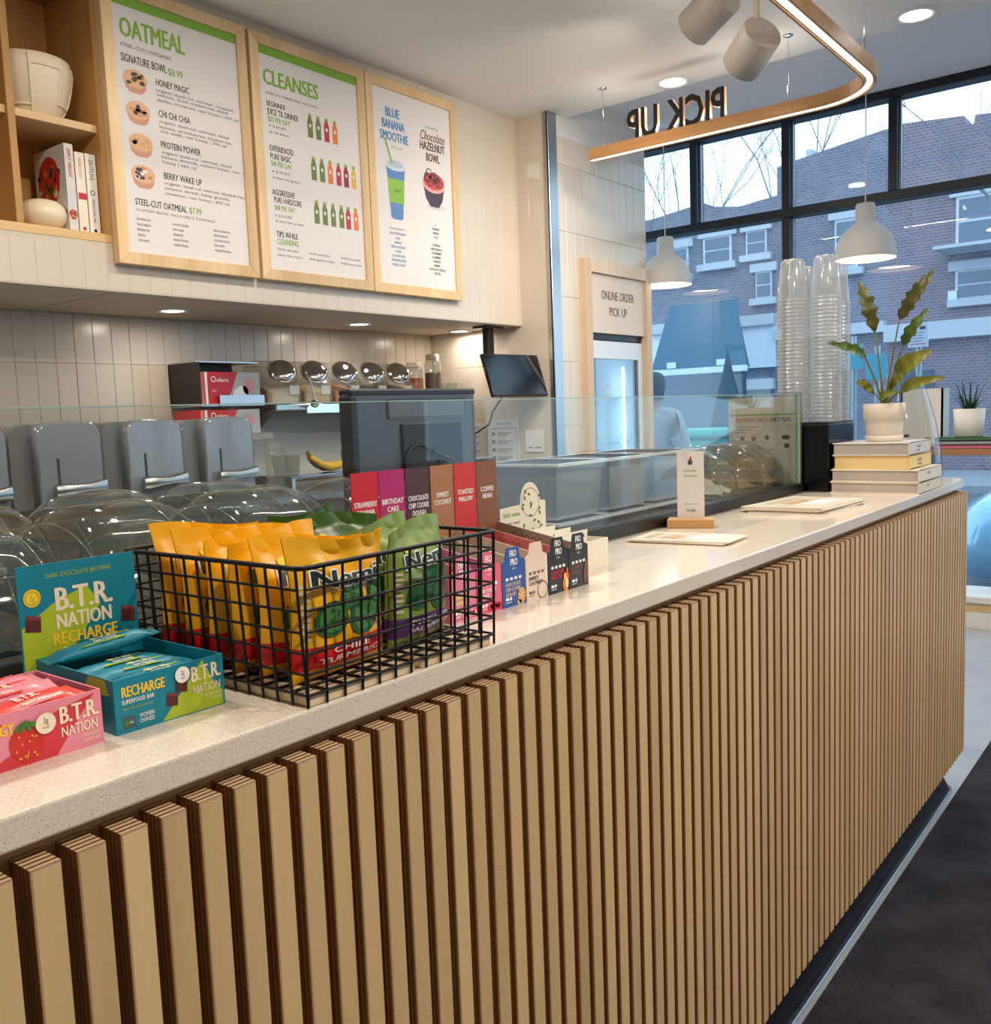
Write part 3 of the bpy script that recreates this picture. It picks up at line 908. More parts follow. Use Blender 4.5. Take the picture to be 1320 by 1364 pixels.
def fill3(p, x0, z0):
    BL = mat('ink_blue', (62, 134, 190), .55); BR = mat('ink_brown', (84, 44, 40), .55); SC = mat('ink_maroon', (122, 48, 50), .55)
    X = lambda x: x-x0
    Z = lambda z: z-z0
    for t, cx, z, w in (('BLUE', 3.437, 2.797, .10), ('BANANA', 3.440, 2.741, .158), ('SMOOTHIE', 3.444, 2.684, .20)):
        p.text(t, X(cx), Z(z), .044, BL, width=w, w=2, align='c')
    p.text('introducing', X(3.72), Z(2.800), .011, T_gry, width=.10, align='c')
    p.text('Chocolate', X(3.722), Z(2.738), .048, SC, width=.190, w=1, align='c', slant=.25)
    p.text('HAZELNUT', X(3.722), Z(2.690), .042, BR, width=.190, w=2, align='c')
    p.text('BOWL', X(3.722), Z(2.637), .042, BR, width=.105, w=2, align='c')
    p.text('16 oz', X(3.455), Z(2.652), .010, T_gry, width=.08, align='c')
    cup = mat('print_cup_blue', (92, 132, 186), .5); sl = mat('print_sleeve', (136, 184, 66), .5); lid = mat('print_lid', (206, 218, 228), .5)
    P0 = p; p = P0.sub('printed_cup')
    p.poly([(X(3.378), Z(2.56)), (X(3.398), Z(2.32)), (X(3.412), Z(2.312)), (X(3.468), Z(2.312)), (X(3.482), Z(2.32)), (X(3.508), Z(2.56))], cup, 1)
    p.poly([(X(3.383), Z(2.505)), (X(3.394), Z(2.39)), (X(3.492), Z(2.39)), (X(3.502), Z(2.505))], sl, 2)
    p.text('juice', X(3.45), Z(2.445), .016, T_blk, width=.045, align='c', layer=3)
    p.ell(X(3.443), Z(2.568), .070, .024, lid, 3); p.ell(X(3.443), Z(2.577), .055, .018, mat('print_lid2', (180, 196, 214), .5), 4)
    p.poly([(X(3.371), Z(2.690)), (X(3.380), Z(2.692)), (X(3.426), Z(2.575)), (X(3.414), Z(2.575))], sl, 5)
    bwl = mat('print_bowl_dark', (62, 50, 70), .5)
    p = P0.sub('printed_bowl')
    p.ell(X(3.735), Z(2.415), .075, .015, mat('print_shadow', (206, 204, 208), .6), 1)
    p.poly([(X(3.638), Z(2.53)), (X(3.658), Z(2.45)), (X(3.690), Z(2.412)), (X(3.755), Z(2.412)), (X(3.785), Z(2.45)), (X(3.806), Z(2.53))], bwl, 2)
    p.ell(X(3.722), Z(2.525), .086, .044, mat('print_pink', (232, 160, 158), .5), 3)
    p.ell(X(3.722), Z(2.540), .080, .042, mat('print_berry', (200, 70, 66), .5), 4)
    rng = random.Random(9)
    for k in range(9):
        p.ring(X(3.722)+rng.uniform(-.05, .05), Z(2.555)+rng.uniform(-.025, .03), .018, .023, bwl, 5, 14)
    p = P0
    p.text('INGREDIENTS', X(3.432), Z(2.262), .009, BL, width=.11, align='c')
    for i, t in enumerate(['BLUE SPIRULINA', 'KALE', 'BANANA', 'FRESH COCONUT', 'WATER', 'COCONUT MILK', 'ALMOND BUTTER', 'VANILLA DATE']):
        p.text(t, X(3.436), Z(2.238-.0215*i), .0125, BL, width=.0105*len(t)*.75, w=1, align='c')
    p.text('BASE', X(3.72), Z(2.318), .008, T_gry, align='c')
    for i, t in enumerate(['HAZELNUT', 'BANANA', 'ACAI', '', 'TOPPINGS', 'HEMP GRANOLA', 'STRAWBERRY', 'BLUEBERRY', 'HAZELNUT', 'BANANA', 'CHOCOLATE DRIZZLE', 'BUTTER']):
        if t:
            p.text(t, X(3.722), Z(2.296-.0205*i), .0125, T_blk, width=.0105*len(t)*.72, w=1, align='c')
menu_board(1.946, 2.589, 'oatmeal menu poster in a maple frame, leftmost of the three boards', fill1)
menu_board(2.606, 3.268, 'cleanses menu poster with rows of juice bottles in a maple frame', fill2)
menu_board(3.274, 3.934, 'smoothie and hazelnut bowl poster in a maple frame without green band', fill3, False)
# ================================================================== SNACK BOXES AT THE NEAR END
M_card_in = mat('card_inside', (188, 178, 168), 0.8)
def col(name, rgb, r=0.45):
    return mat(name, rgb, r)
C_teal = col('teal_card', (0, 126, 150)); C_lime = col('lime_card', (168, 190, 40)); C_yel = col('yellow_ink', (246, 206, 48))
C_pink = col('pink_card', (226, 138, 158)); C_rose = col('rose_card', (206, 52, 64)); C_cream = col('cream_ink', (240, 226, 200))
C_choc = col('chocolate_ink', (86, 30, 34)); C_choc2 = col('chocolate_light', (128, 58, 56)); C_white = T_wht
C_straw = col('strawberry_ink', (200, 40, 40)); C_leaf = col('leaf_ink', (70, 120, 50))

def tray_box(b, W, D, H, outer, inner, t=0.0015):
    """open card tray: front, sides, back, floor"""
    bx('front_panel', outer, 0, W, 0, t, 0, H, b)
    bx('side_panel', outer, 0, t, t, D-t, 0, H, b)
    bx('side_panel', outer, W-t, W, t, D-t, 0, H, b)
    bx('back_panel', outer, 0, W, D-t, D, 0, H, b)
    bx('tray_floor', inner, t, W-t, t, D-t, 0, 0.002, b)

def choc_cube(p, x, y, s, layer):
    p.poly([(x, y), (x+s*.9, y-s*.15), (x+s*.95, y+s*.75), (x+s*.12, y+s*.95)], C_choc, layer)
    p.poly([(x+s*.12, y+s*.95), (x+s*.95, y+s*.75), (x+s*.86, y+s*.55), (x+s*.15, y+s*.72)], C_choc2, layer+1)

def bar_wrapper(parent_name, label, loc, rz, L, W, H, cols, cat='snack bar', group=None, tilt=(0, 0)):
    """pillow-wrapped bar with crimped ends, lying along local x"""
    t = thing(parent_name, label, cat, loc, rz, group)
    t.rotation_euler = (tilt[0], tilt[1], rz)
    m = MB(); n = 10; rs = []
    rng = random.Random(int(L*1e5+loc[0]*1e4))
    for i in range(15):
        u = i/14; x = (u-.5)*L
        e = min(u, 1-u)
        th = H*0.5*min(1, max(0.06, (e-0.06)/0.10)) if e > 0.06 else H*0.03
        ww = W*0.5*(0.94 if e > 0.1 else 1.0)
        r = []
        for k in range(n):
            a = 2*PI*k/n
            r.append((x, ww*math.copysign(abs(math.cos(a))**.7, math.cos(a)), H*0.5+th*math.sin(a)+rng.uniform(-.0007, .0007)))
        rs.append(r)
    m.rings(rs)
    m.build('wrapper', cols[0], t)
    p = Print()
    p.poly([(-L*.2, -W*.36), (L*.18, -W*.36), (L*.30, W*.36), (-L*.06, W*.36)], cols[1], 1)
    p.text('B.T.R.', -L*.08, -W*.05, W*.30, C_cream, width=L*.22, w=1, layer=2)
    p.text('NATION', -L*.08, -W*.30, W*.16, C_cream, width=L*.2, layer=2)
    p.build('wrapper_print', lambda u, v, l: (u, v, H*0.5+H*0.5*math.sqrt(max(0.05, 1-(2.0*abs(v)/W)**2.6))+0.0004*l+0.0006), t)
    return t

# teal box with raised back panel
tb = thing('snack_box', 'teal and lime snack bar box with a tall raised lid beside the wire basket', 'snack box', (0.419, 0.092, CT), -0.02)
W, D, H = 0.113, 0.145, 0.050
tray_box(tb, W, D, H, C_teal, M_card_in)
p = Print()
p.poly([(W*.40, 0.001), (W*.98, 0.001), (W*.98, H*.28), (W*.90, H*.5), (W*.80, H*.98), (W*.62, H*.55)], C_lime, 1)
p.text('RECHARGE', W*.06, H*.66, .0098, C_yel, width=W*.38, w=2)
p.text('SUPERFOOD BAR', W*.06, H*.53, .0042, C_white, width=W*.28, w=1)
p.text('MAKE THE GOOD CHOICE', W*.065, H*.42, .0022, C_lime, width=W*.26)
p.rect(W*.06, H*.08, W*.17, H*.30, mat('badge_grey', (60, 90, 100), .5), 1)
p.ell(W*.09, H*.19, .0028, .0028, C_leaf, 2); p.text('GMO', W*.11, H*.16, .0022, C_white, layer=2)
p.text('WOMEN', W*.20, H*.22, .0042, C_white, width=W*.13); p.text('OWNED', W*.20, H*.12, .0042, C_white, width=W*.13)
choc_cube(p, W*.44, H*.28, .0130, 3); choc_cube(p, W*.53, H*.50, .0135, 5)
p.ell(W*.60, H*.80, .0078, .0078, C_white, 8); p.text('2g', W*.60, H*.80, .0048, T_gry, align='c', layer=9); p.text('SUGAR', W*.60, H*.72, .0018, T_gry, align='c', layer=9)
p.text('B.T.R.', W*.68, H*.60, .0150, C_cream, width=W*.29, w=2, layer=4)
p.text('NATION', W*.69, H*.36, .0085, C_cream, width=W*.27, w=1, layer=4)
p.text('DARK CHOCOLATE', W*.96, H*.26, .0028, C_cream, align='r', layer=4); p.text('BROWNIE', W*.96, H*.17, .0028, C_cream, align='r', layer=4)
p.build('front_print', face_y(0, .0002), tb)
p = Print()
p.poly([(D*.05, H*.70), (D*.36, H*.70), (D*.30, H*.98), (D*.10, H*.98)], C_lime, 1)
p.build('side_print', lambda u, v, l: (-0.0002*l, u, v), tb)
# raised lid panel behind
LW, LH = 0.122, 0.104
ld = MB().box(-0.012, -0.012+LW, D+0.0005, D+0.0025, 0.0, H+LH-0.012)
lid = ld.build('raised_lid', C_teal, tb)
p = Print(); zb = H
p.poly([(-0.011, zb*.4), (W*.10, zb*.4), (W*.62, zb+LH*.42), (W*.50, zb+LH*.62), (W*.22, zb+LH*.52), (-0.011, zb+LH*.30)], C_lime, 1)
p.text('DARK CHOCOLATE BROWNIE', W*.44, zb+LH*.745, .0048, C_lime, width=W*.60, align='c')
p.text('B.T.R.', W*.20, zb+LH*.42, .0240, C_cream, width=W*.54, w=2, layer=3)
p.text('NATION', W*.20, zb+LH*.245, .0155, C_cream, width=W*.52, w=2, layer=3)
p.text('RECHARGE', W*.16, zb+LH*.09, .0125, C_yel, width=W*.60, w=2, layer=3)
p.text('SUPERFOOD BAR', W*.25, zb+LH*.0, .0060, C_white, width=W*.42, w=1, layer=3)
p.ell(W*.01, zb+LH*.58, .0085, .0090, C_yel, 4); p.ring(W*.01, zb+LH*.58, .0062, .0070, T_grn, 5); p.text('7g', W*.01, zb+LH*.55, .0055, T_grn, align='c', layer=5)
choc_cube(p, -0.008, zb+LH*.27, .017, 3); choc_cube(p, W*.80, zb+LH*.20, .017, 3)
p.build('lid_print', face_y(D+0.0005, .0002), tb)

rng = random.Random(4)
spots = [(0.472, 0.203, 0.049, -0.16), (0.474, 0.113, 0.030, 0.03), (0.476, 0.146, 0.031, -0.04), (0.474, 0.180, 0.030, 0.03), (0.478, 0.148, 0.008, 0.0)]
nm = ['laid slanting on top of the others', 'nearest the box front', 'second from the box front', 'at the back of the box', 'underneath the front bar']
for (x, y, z, r), n in zip(spots, nm):
    bar_wrapper('snack_bar', 'teal and lime wrapped snack bar '+n, (x, y, CT+z+0.001), r, 0.104 if z < .04 else 0.112, 0.030, 0.014, (C_teal, C_lime), group='bars in the teal box', tilt=(0, -0.10 if z > .04 else 0))

# pink box
pk = thing('snack_box', 'pink strawberry snack bar box at the near end of the worktop', 'snack box', (0.296, 0.090, CT), 0.0)
W, D, H = 0.110, 0.115, 0.0475
tray_box(pk, W, D, H, C_pink, M_card_in)
p = Print()
p.poly([(W*.05, 0.001), (W*.62, 0.001), (W*.80, H*.55), (W*.95, H*.96), (W*.62, H*.8), (W*.40, H*.40)], C_rose, 1)
p.text('ENERGY', W*.02, H*.62, .0098, C_yel, width=W*.30, w=2)
p.ell(W*.40, H*.40, .0140, .0150, C_straw, 3, 20, .3); p.ell(W*.40, H*.25, .0085, .0110, C_straw, 2)
for k in range(16):
    p.ell(W*.40+rng.uniform(-.010, .010), H*.36+rng.uniform(-.012, .010), .0006, .0009, C_yel, 5, 6)
for a in (-.8, -.3, .3, .9):
    p.ell(W*.40+.007*a, H*.70, .002, .0052, C_leaf, 6+int(a*3+3), 8, a)
p.ell(W*.545, H*.66, .0085, .0088, C_cream, 12); p.text('3g', W*.545, H*.66, .0052, T_gry, align='c', layer=13); p.text('SUGAR', W*.545, H*.57, .002, T_gry, align='c', layer=13)
p.text('B.T.R.', W*.655, H*.56, .0150, C_cream, width=W*.32, w=2, layer=4)
p.text('NATION', W*.66, H*.315, .0092, C_cream, width=W*.30, w=1, layer=4)
p.text('STRAWBERRY', W*.97, H*.20, .0030, C_cream, align='r', layer=4); p.text('SHORTCAKE', W*.97, H*.11, .0030, C_cream, align='r', layer=4)
p.build('front_print', face_y(0, .0002), pk)
C_wpink = col('pink_wrapper', (222, 132, 150), .3); C_wred = col('red_wrapper', (214, 62, 58), .3)
for x, y, z, r, n, cc in ((0.350, 0.110, 0.034, 0.12, 'red ended snack bar wrapper leaning on the pink box front', (C_wred, C_wpink)), (0.345, 0.150, 0.036, -0.1, 'pink snack bar wrapper in the middle of the pink box', (C_wpink, C_wred)),
                     (0.352, 0.182, 0.033, 0.1, 'pink snack bar wrapper at the back of the pink box', (C_wpink, C_rose)), (0.350, 0.145, 0.016, 0.0, 'pink snack bar wrapper low in the pink box', (C_wpink, C_rose))):
    bar_wrapper('snack_bar', n, (x, y, CT+z), r, 0.098, 0.034, 0.016, cc, group='bars in the pink box', tilt=(0.15 if z > .03 else 0, -0.06 if z > .03 else 0))

# ================================================================== WIRE BASKET WITH CHIP BAGS
M_wire = mat('black_wire', (14, 13, 14), 0.4, 0.3)
BX0, BX1, BY0, BY1, BZ1 = 0.562, 0.848, 0.002, 0.292, 0.135
wk = thing('wire_basket', 'black wire basket full of chip bags at the worktop edge', 'basket', (0, 0, CT))
def wire(m, a, b, r=0.0015):
    m.cyl(a, b, r, 6)
LV = [0.012+0.0205*i for i in range(6)]
def wall_panel(name, pts_fn, L, n):
    m = MB()
    for i in range(n+1):
        u = L*i/n
        wire(m, pts_fn(u, 0.0), pts_fn(u, BZ1))
    for z in LV:
        wire(m, pts_fn(0, z), pts_fn(L, z))
    m.build(name, M_wire, wk)
# sides lean out very slightly towards the rim
def fl(z):
    return 0.006*z/BZ1
wall_panel('wire_front', lambda u, z: (BX0+u, BY0-fl(z), z+0.001), BX1-BX0, 12)
wall_panel('wire_back', lambda u, z: (BX0+u, BY1+fl(z), z+0.001), BX1-BX0, 12)
wall_panel('wire_side', lambda u, z: (BX0-fl(z), BY0+u, z+0.001), BY1-BY0, 13)
wall_panel('wire_side', lambda u, z: (BX1+fl(z), BY0+u, z+0.001), BY1-BY0, 13)
m = MB()
for i in range(1, 12):
    x = BX0+(BX1-BX0)*i/12
    wire(m, (x, BY0, 0.0135), (x, BY1, 0.0135))
for i in range(1, 13):
    y = BY0+(BY1-BY0)*i/13
    wire(m, (BX0, y, 0.0135), (BX1, y, 0.0135))
m.build('wire_bottom', M_wire, wk)
m = MB(); f_ = 0.006; r_ = 0.012
rim = []
for cx, cy, a0 in ((BX0-f_+r_, BY0-f_+r_, PI), (BX1+f_-r_, BY0-f_+r_, 1.5*PI), (BX1+f_-r_, BY1+f_-r_, 0), (BX0-f_+r_, BY1+f_-r_, .5*PI)):
    for k in range(5):
        a = a0+k*PI/8
        rim.append((cx+r_*math.cos(a), cy+r_*math.sin(a), BZ1+0.001))
m.tube(rim, 0.0026, 8, closed=True)
m.build('rim', M_wire, wk)
M_pale = wood_mat('pale_board', (214, 188, 148), (232, 210, 176), .5, 'X', 12)
bx('bottom_board', M_pale, BX0+.004, 0.712, BY0+.002, BY1-.004, 0.0005, 0.0118, wk, bevel=0.001)
bx('bottom_board', M_pale, 0.724, BX1-.004, BY0+.002, BY1-.004, 0.0005, 0.0118, wk, bevel=0.001)

def bag_t(u, v, w, h, T):
    """half thickness of a filled pouch at (u across, v up)"""
    e = max(0.0, 1-(abs(u)*2/w)**2.4)**0.6
    s = min(1.0, (max(v, 0)/(0.16*h)))**0.6 if v < 0.16*h else 1.0
    top = 0.90*h
    if v > 0.50*h:
        k = (v-0.50*h)/(top-0.50*h)
        s *= max(0.0, 1-k*k) if k < 1 else 0.0
    return T*e*s+0.0006
def chip_bag(label, loc, rz, w, h, T, cols, words, group, lean=0.0, seed=1, detail=True):
    t = thing('chip_bag', label, 'chip bag', loc, rz, group)
    t.rotation_euler = (lean, 0, rz)
    rng = random.Random(seed)
    NU, NV = 26, 36
    wr = [[rng.uniform(-1, 1) for _ in range(NU+1)] for _ in range(NV+1)]
    ph = rng.uniform(0, 6)
    def side(u, v, sgn):
        a = bag_t(u, v, w, h, T)
        cr_ = 0.0042*math.sin(u*120+ph+v*60)*min(1, max(0, v/h-.45)*3) + 0.0018*math.sin(v*130+ph*2+u*80)+0.0012*math.sin(u*150+v*90+ph)
        edge = max(0.0, 1-(abs(u)*2/w)**4)
        return sgn*(a+cr_*edge*0.5)+0.010*math.sin(u*26+ph)*max(0, v/h-.72)*3
    def X(u, v):
        nar = 1-0.07*math.sin(min(1, v/h)*PI)
        return u*nar
    def Z(u, v):
        return v+0.006*math.sin(u*30+ph)*(v/h)**3
    m = MB()
    for sgn in (-1, 1):
        vs = []; fs = []; mi = []
        for j in range(NV+1):
            for i in range(NU+1):
                u = (i/NU-.5)*w; v = j/NV*h
                vs.append((X(u, v), side(u, v, sgn), Z(u, v)))
        for j in range(NV):
            v = (j+.5)/NV
            k = 1 if v < 0.26 and v > 0.08 else 0
            f = [(j*(NU+1)+i, j*(NU+1)+i+1, (j+1)*(NU+1)+i+1, (j+1)*(NU+1)+i) for i in range(NU)]
            if sgn > 0:
                f = [tuple(reversed(q)) for q in f]
            m.add([], [], 0)
            o = len(m.v) if not fs else None
            fs.append((f, k))
        base = len(m.v)
        m.v += vs
        for f, k in fs:
            for q in f:
                m.f.append([base+a for a in q]); m.mi.append(k); m.sm.append(True)
    m.build('pouch', [cols[0], cols[1]], t, fix=False)
    def on_front(u, v, l):
        return (X(u, v), side(u, v, -1)-0.0003*l-0.0009, Z(u, v))
    p = Print()
    inkd = mat('bag_ink_dark', (20, 40, 34), .4); gl_ = mat('bag_cactus', (36, 96, 52), .45); gl2 = mat('bag_cactus_light', (70, 128, 62), .45)
    # cactus paddles
    for cx, cy, rx, ry in ((-.20, .43, .17, .125), (.17, .40, .19, .135), (.34, .56, .13, .11), (.02, .57, .13, .10)):
        q = p.sub('printed_cactus')
        n = 20
        for ring_, c_, ly in ((1.0, gl_, 2), (0.78, gl2 if cols[2] else gl_, 3)):
            q.ell(cx*w, cy*h, rx*w*ring_, ry*h*ring_, c_, ly, n, .2)
        for k in range(7):
            q.ell(cx*w+rng.uniform(-.10, .10)*w, cy*h+rng.uniform(-.07, .07)*h, .0011, .0014, inkd, 4, 5)
    # brand name with pale outline
    p.text('Nemi', 0, h*.655, h*.125, T_wht, width=w*.74, w=3, aw=2, align='c', layer=5, slant=.12)
    p.text('Nemi', 0, h*.655, h*.125, inkd, width=w*.74, w=2, align='c', layer=7, slant=.12)
    p.text('CACTUS STICKS', 0, h*.61, h*.026, inkd, width=w*.42, align='c', layer=5, w=1)
    for i, s_ in enumerate(words):
        p.text(s_, 0, h*(.185-.062*i) if len(words) > 1 else h*.15, h*.042, T_wht, width=w*(.66 if len(s_) > 6 else .40), w=1, align='c', layer=5)
    p.ell(-.26*w, .815*h, .058*w, .03*h, col('bag_badge', (232, 222, 60), .5), 4, 16)
    p.build('pouch_print', on_front, t)
    if detail:
        q = Print()
        for i in range(9):
            q.rect(-w*.47, h*(.30+.045*i), -w*.40, h*(.325+.045*i), mat('fine_print', (206, 200, 170), .5), 1)
        q.build('fine_print', on_front, t)
    return t
M_bagy = mat('yellow_pouch', (234, 172, 22), 0.32, spec=0.5); M_bagr = mat('red_pouch_band', (200, 20, 26), 0.32)
M_bagg = mat('green_pouch', (126, 148, 66), 0.32); M_bagp = mat('purple_pouch_band', (84, 48, 110), 0.32)
M_bagd = mat('dark_green_pouch', (58, 88, 28), 0.3)
YG = 'yellow chip bags in the basket'; GG = 'green chip bags in the basket'
names_y = ['yellow chip bag with red band at the front of the basket', 'yellow chip bag second from the basket front', 'yellow chip bag third from the basket front',
           'yellow chip bag fourth from the basket front', 'yellow chip bag fifth from the basket front', 'yellow chip bag standing last against the basket back']
for i in range(6):
    y = (0.040, 0.084, 0.128, 0.172, 0.214, 0.256)[i]
    x = (0.637, 0.640, 0.634, 0.640, 0.635, 0.638)[i]
    chip_bag(names_y[i], (x, y, CT+0.0155), (0.05, -0.07, 0.06, -0.05, 0.07, -0.04)[i], 0.134, (0.142, 0.138, 0.141, 0.139, 0.142, 0.144)[i], 0.0185, (M_bagy, M_bagr, True), ('CHILE', 'TURMERIC'), YG, (0.03, 0.02, -0.02, 0.03, -0.02, 0.0)[i], 11+i, i == 0)
names_g = ['light green chip bag with purple band at the front of the basket', 'green chip bag behind the front green bag', 'dark green chip bag second from the basket back', 'dark green chip bag leaning at the basket back']
for i in range(4):
    chip_bag(names_g[i], ((0.777, 0.776, 0.772, 0.770)[i], (0.060, 0.118, 0.176, 0.236)[i], CT+0.0155), (0.16, 0.05, -0.06, 0.05)[i], 0.118, (0.136, 0.136, 0.140, 0.146)[i], 0.020, (M_bagg if i < 2 else M_bagd, M_bagp, False), ('PICKLED', 'JALAPE\u00d1O'), GG, (0.03, 0.02, 0.0, -0.05)[i], 31+i, i == 0)

# ================================================================== PROTEIN BAR DISPLAY BOXES
FP = [('STRAWBERRY|BANANA', (200, 24, 44), (214, 120, 150), 'red strawberry banana bar box, first of the six display boxes'),
      ('BIRTHDAY|CAKE', (178, 26, 110), (224, 96, 132), 'magenta birthday cake bar box, second of the six display boxes'),
      ('CHOCOLATE|CHIP COOKIE|DOUGH', (80, 44, 48), (42, 84, 158), 'dark brown and blue cookie dough bar box among the display boxes'),
      ('SWEET|COCONUT', (170, 118, 76), (228, 206, 188), 'tan sweet coconut bar box, fourth of the six display boxes'),
      ('TOASTED|MALLOW', (206, 50, 44), (30, 26, 28), 'red backed black toasted mallow bar box among the display boxes'),
      ('COFFEE|BEAN', (136, 82, 52), (38, 32, 34), 'brown coffee bean bar box, last of the six display boxes')]
def pro_box(i, word, back, frontc, label):
    W, D, H, HB = 0.0536, 0.178, 0.068, 0.196
    x = 0.9035+i*0.0545
    yoff = (0, 0, 0, 0, 0, 0.004)[i]
    b = thing('bar_display_box', label, 'snack box', (x, 0.1165+yoff*0-0.0012*i, CT), 0.0, 'protein bar display boxes')
    mb = mat('bar_back_%d' % i, back, .45); mf = mat('bar_front_%d' % i, frontc, .42)
    t = 0.0012
    # front with a raised tab
    fo = [(0, 0), (W, 0), (W, H-.004), (W*.80, H), (W*.74, H+.016), (W*.22, H+.016), (W*.14, H), (0, H-.004)]
    MB().prism(fo, 0, t).build('front_panel', mf, b)
    for sx in (0, W-t):
        MB().prism([(0, 0), (D, 0), (D, H+.024), (0.004, H-.008)], sx, sx+t, plane='YZ').build('side_panel', [mat('bar_side_%d' % i, (200, 182, 162) if i in (2, 3) else tuple(min(255, int(c*.55+90)) for c in back), .7)], b)
    bx('back_panel', mb, 0, W, D-t, D, 0, HB, b)
    bx('box_floor', M_card_in, t, W-t, t, D-t, 0, .002, b)
    bx('rear_flap', mb, t, W-t, D-.034, D-t-0.0003, 0.050, 0.051, b)
    L = word.split('|')
    p = Print()
    for k, s in enumerate(L):
        p.text(s, W/2, HB-.050-.0115*k, .0082, T_wht, width=min(W*.84, W*.095*len(s)+W*.08), w=2, align='c')
    p.build('back_print', face_y(D-t, .0002), b)
    p = Print(); dark = i == 3; ink = T_gry if dark else T_wht
    if i != 3:
        p.text('FRO', W*.48, H+.0028, .0100, ink, width=W*.30, w=2, align='c'); p.text('PRO', W*.52, H-.0095, .0100, ink, width=W*.32, w=2, align='c')
        p.text('PROTEIN', W*.5, H-.0155, .0026, ink, align='c')
    for k in range(4):
        p.rect(W*(.14+.19*k), H*.555, W*(.255+.19*k), H*.615, ink, 2)
    hd = [(240, 226, 120), (240, 220, 230), (206, 186, 160), (60, 52, 50), (196, 40, 44), (128, 84, 62)][i]
    mh = mat('bar_head_%d' % i, hd, .5)
    for k, s in enumerate(L):
        p.text(s, W*.12, H*(.43-.105*k), .0056, mh, width=min(W*.66, W*.085*len(s)+W*.04), w=2)
    p.rect(W*.12, H*.14, W*.26, H*.20, ink, 2); p.ell(W*.34, H*.17, W*.05, W*.05, ink, 2, 10); p.rect(W*.12, H*.09, W*.36, H*.105, ink, 2)
    if i == 2:
        ck = mat('cookie_print', (222, 176, 110), .5)
        p.ell(W*.82, H*.18, W*.17, H*.17, ck, 3); p.ell(W*.70, H*.06, W*.10, H*.055, ck, 3)
        for a in range(8):
            p.ell(W*(.82+.12*math.cos(a*.8)), H*(.18+.11*math.sin(a*.8)), W*.02, W*.02, C_choc, 4, 6)
    if i == 3:
        p.ring(W*1.0-.0135, H*.18, .0118, .0132, T_gry, 3); p.rect(W*.94, 0.001, W*.998, H*.92, mat('coco_white', (246, 244, 242), .5), 1)
    if i == 4:
        for q, (cx, cy, r) in enumerate(((.84, .16, .15), (.90, .30, .11), (.80, .33, .07), (.92, .46, .05))):
            p.ell(W*cx, H*cy, W*r, H*r*1.2, mat('flame_%d' % q, [(232, 150, 40), (236, 96, 40), (240, 190, 90), (226, 90, 40)][q], .5), 3+q, 10)
        p.ell(W*.86, H*.18, W*.08, H*.12, mat('flame_core', (250, 226, 190), .5), 8, 10)
    if i == 5:
        p.ell(W*.86, H*.30, W*.12, H*.30, mat('bean_print', (112, 62, 44), .5), 3, 14, -.15)
    if i in (0, 1):
        for q in range(5):
            p.ell(W*(.5+.1*q), H*(.10+.03*(q % 2)), W*.10, H*.07, mat('drip_%d' % i, [(240, 150, 170), (206, 20, 80)][i], .5), 3, 10)
    p.build('front_print', face_y(0, .0002), b)
    if i >= 4:
        q = Print()
        for k in range(5):
            q.ring(.055+.012*k, H+.004+.0022*k, .0030, .0042, T_blk, 1, 8)
        q.build('side_scribble', lambda u, v, l: (t*1.0+0.0002*l, u, v), b)
    return b
for i, (w_, a, b_, l) in enumerate(FP):
    pro_box(i, w_, a, b_, l)

# seed snack display box
C_ivory = col('ivory_card', (226, 220, 200), .6)
sb = thing('seed_snack_box', 'ivory seed snack box with rounded header between the bar boxes and the glass', 'snack box', (1.246, 0.165, CT), 0.0)
W, D, H = 0.135, 0.13, 0.052
tray_box(sb, W, D, H, C_ivory, M_card_in)
hp = [(0, 0), (W, 0), (W, H+.062), (W*.88, H+.064)]
for k in range(9):
    a = k*PI/8
    hp.append((W*.66+W*.22*math.cos(a), H+.062+.036*math.sin(a)))
hp += [(W*.44, H+.060), (0, H+.058)]
MB().prism(hp, D+.0004, D+.002).build('header_panel', C_ivory, sb)
p = Print()
p.text('Stick some', W*.06, H+.042, .0085, T_grn, width=W*.36, w=1); p.text('in your meal', W*.06, H+.028, .0065, T_gry, width=W*.34)
p.ring(W*.66, H+.062, .0250, .0262, T_gry, 1)
rng = random.Random(8)
for k in range(22):
    p.ell(W*.66+rng.uniform(-.028, .03), H+rng.uniform(.0, .085), .0022, .0044, mat('seed_print', (84, 78, 56), .6), 2, 7, rng.uniform(0, 3))
p.build('header_print', face_y(D+.0004, .0002), sb)
p = Print()
p.text('SEEDS', W*.08, H*.5, .010, T_grn, width=W*.3, w=1)
p.build('front_print', face_y(0, .0002), sb)
for k, (y, n) in enumerate(((0.20, 'nearest the box front'), (0.235, 'in the middle of the box'), (0.268, 'against the box header'))):
    t = thing('snack_pouch', 'small ivory snack pouch with seed pattern '+n, 'snack pouch', (1.313, y, CT+.004), 0.0, 'pouches in the seed snack box')
    m = MB(); rs = []
    for j in range(9):
        v = j/8; th = .010*math.sin(PI*min(1, v*1.05))+.0006
        rs.append([(.058*math.cos(2*PI*q/12)*(1-.05*math.sin(PI*v)), th*math.sin(2*PI*q/12), .062*v+.002*k) for q in range(12)])
    m.rings(rs).build('pouch', C_ivory, t)
    p = Print()
    for q in range(8):
        p.ell(rng.uniform(-.04, .04), rng.uniform(.03, .058), .0022, .0042, mat('seed_print', (84, 78, 56), .6), 1, 7, rng.uniform(0, 3))
    p.build('pouch_print', lambda u, v, l: (u, -.0112-.0003*l, v), t)
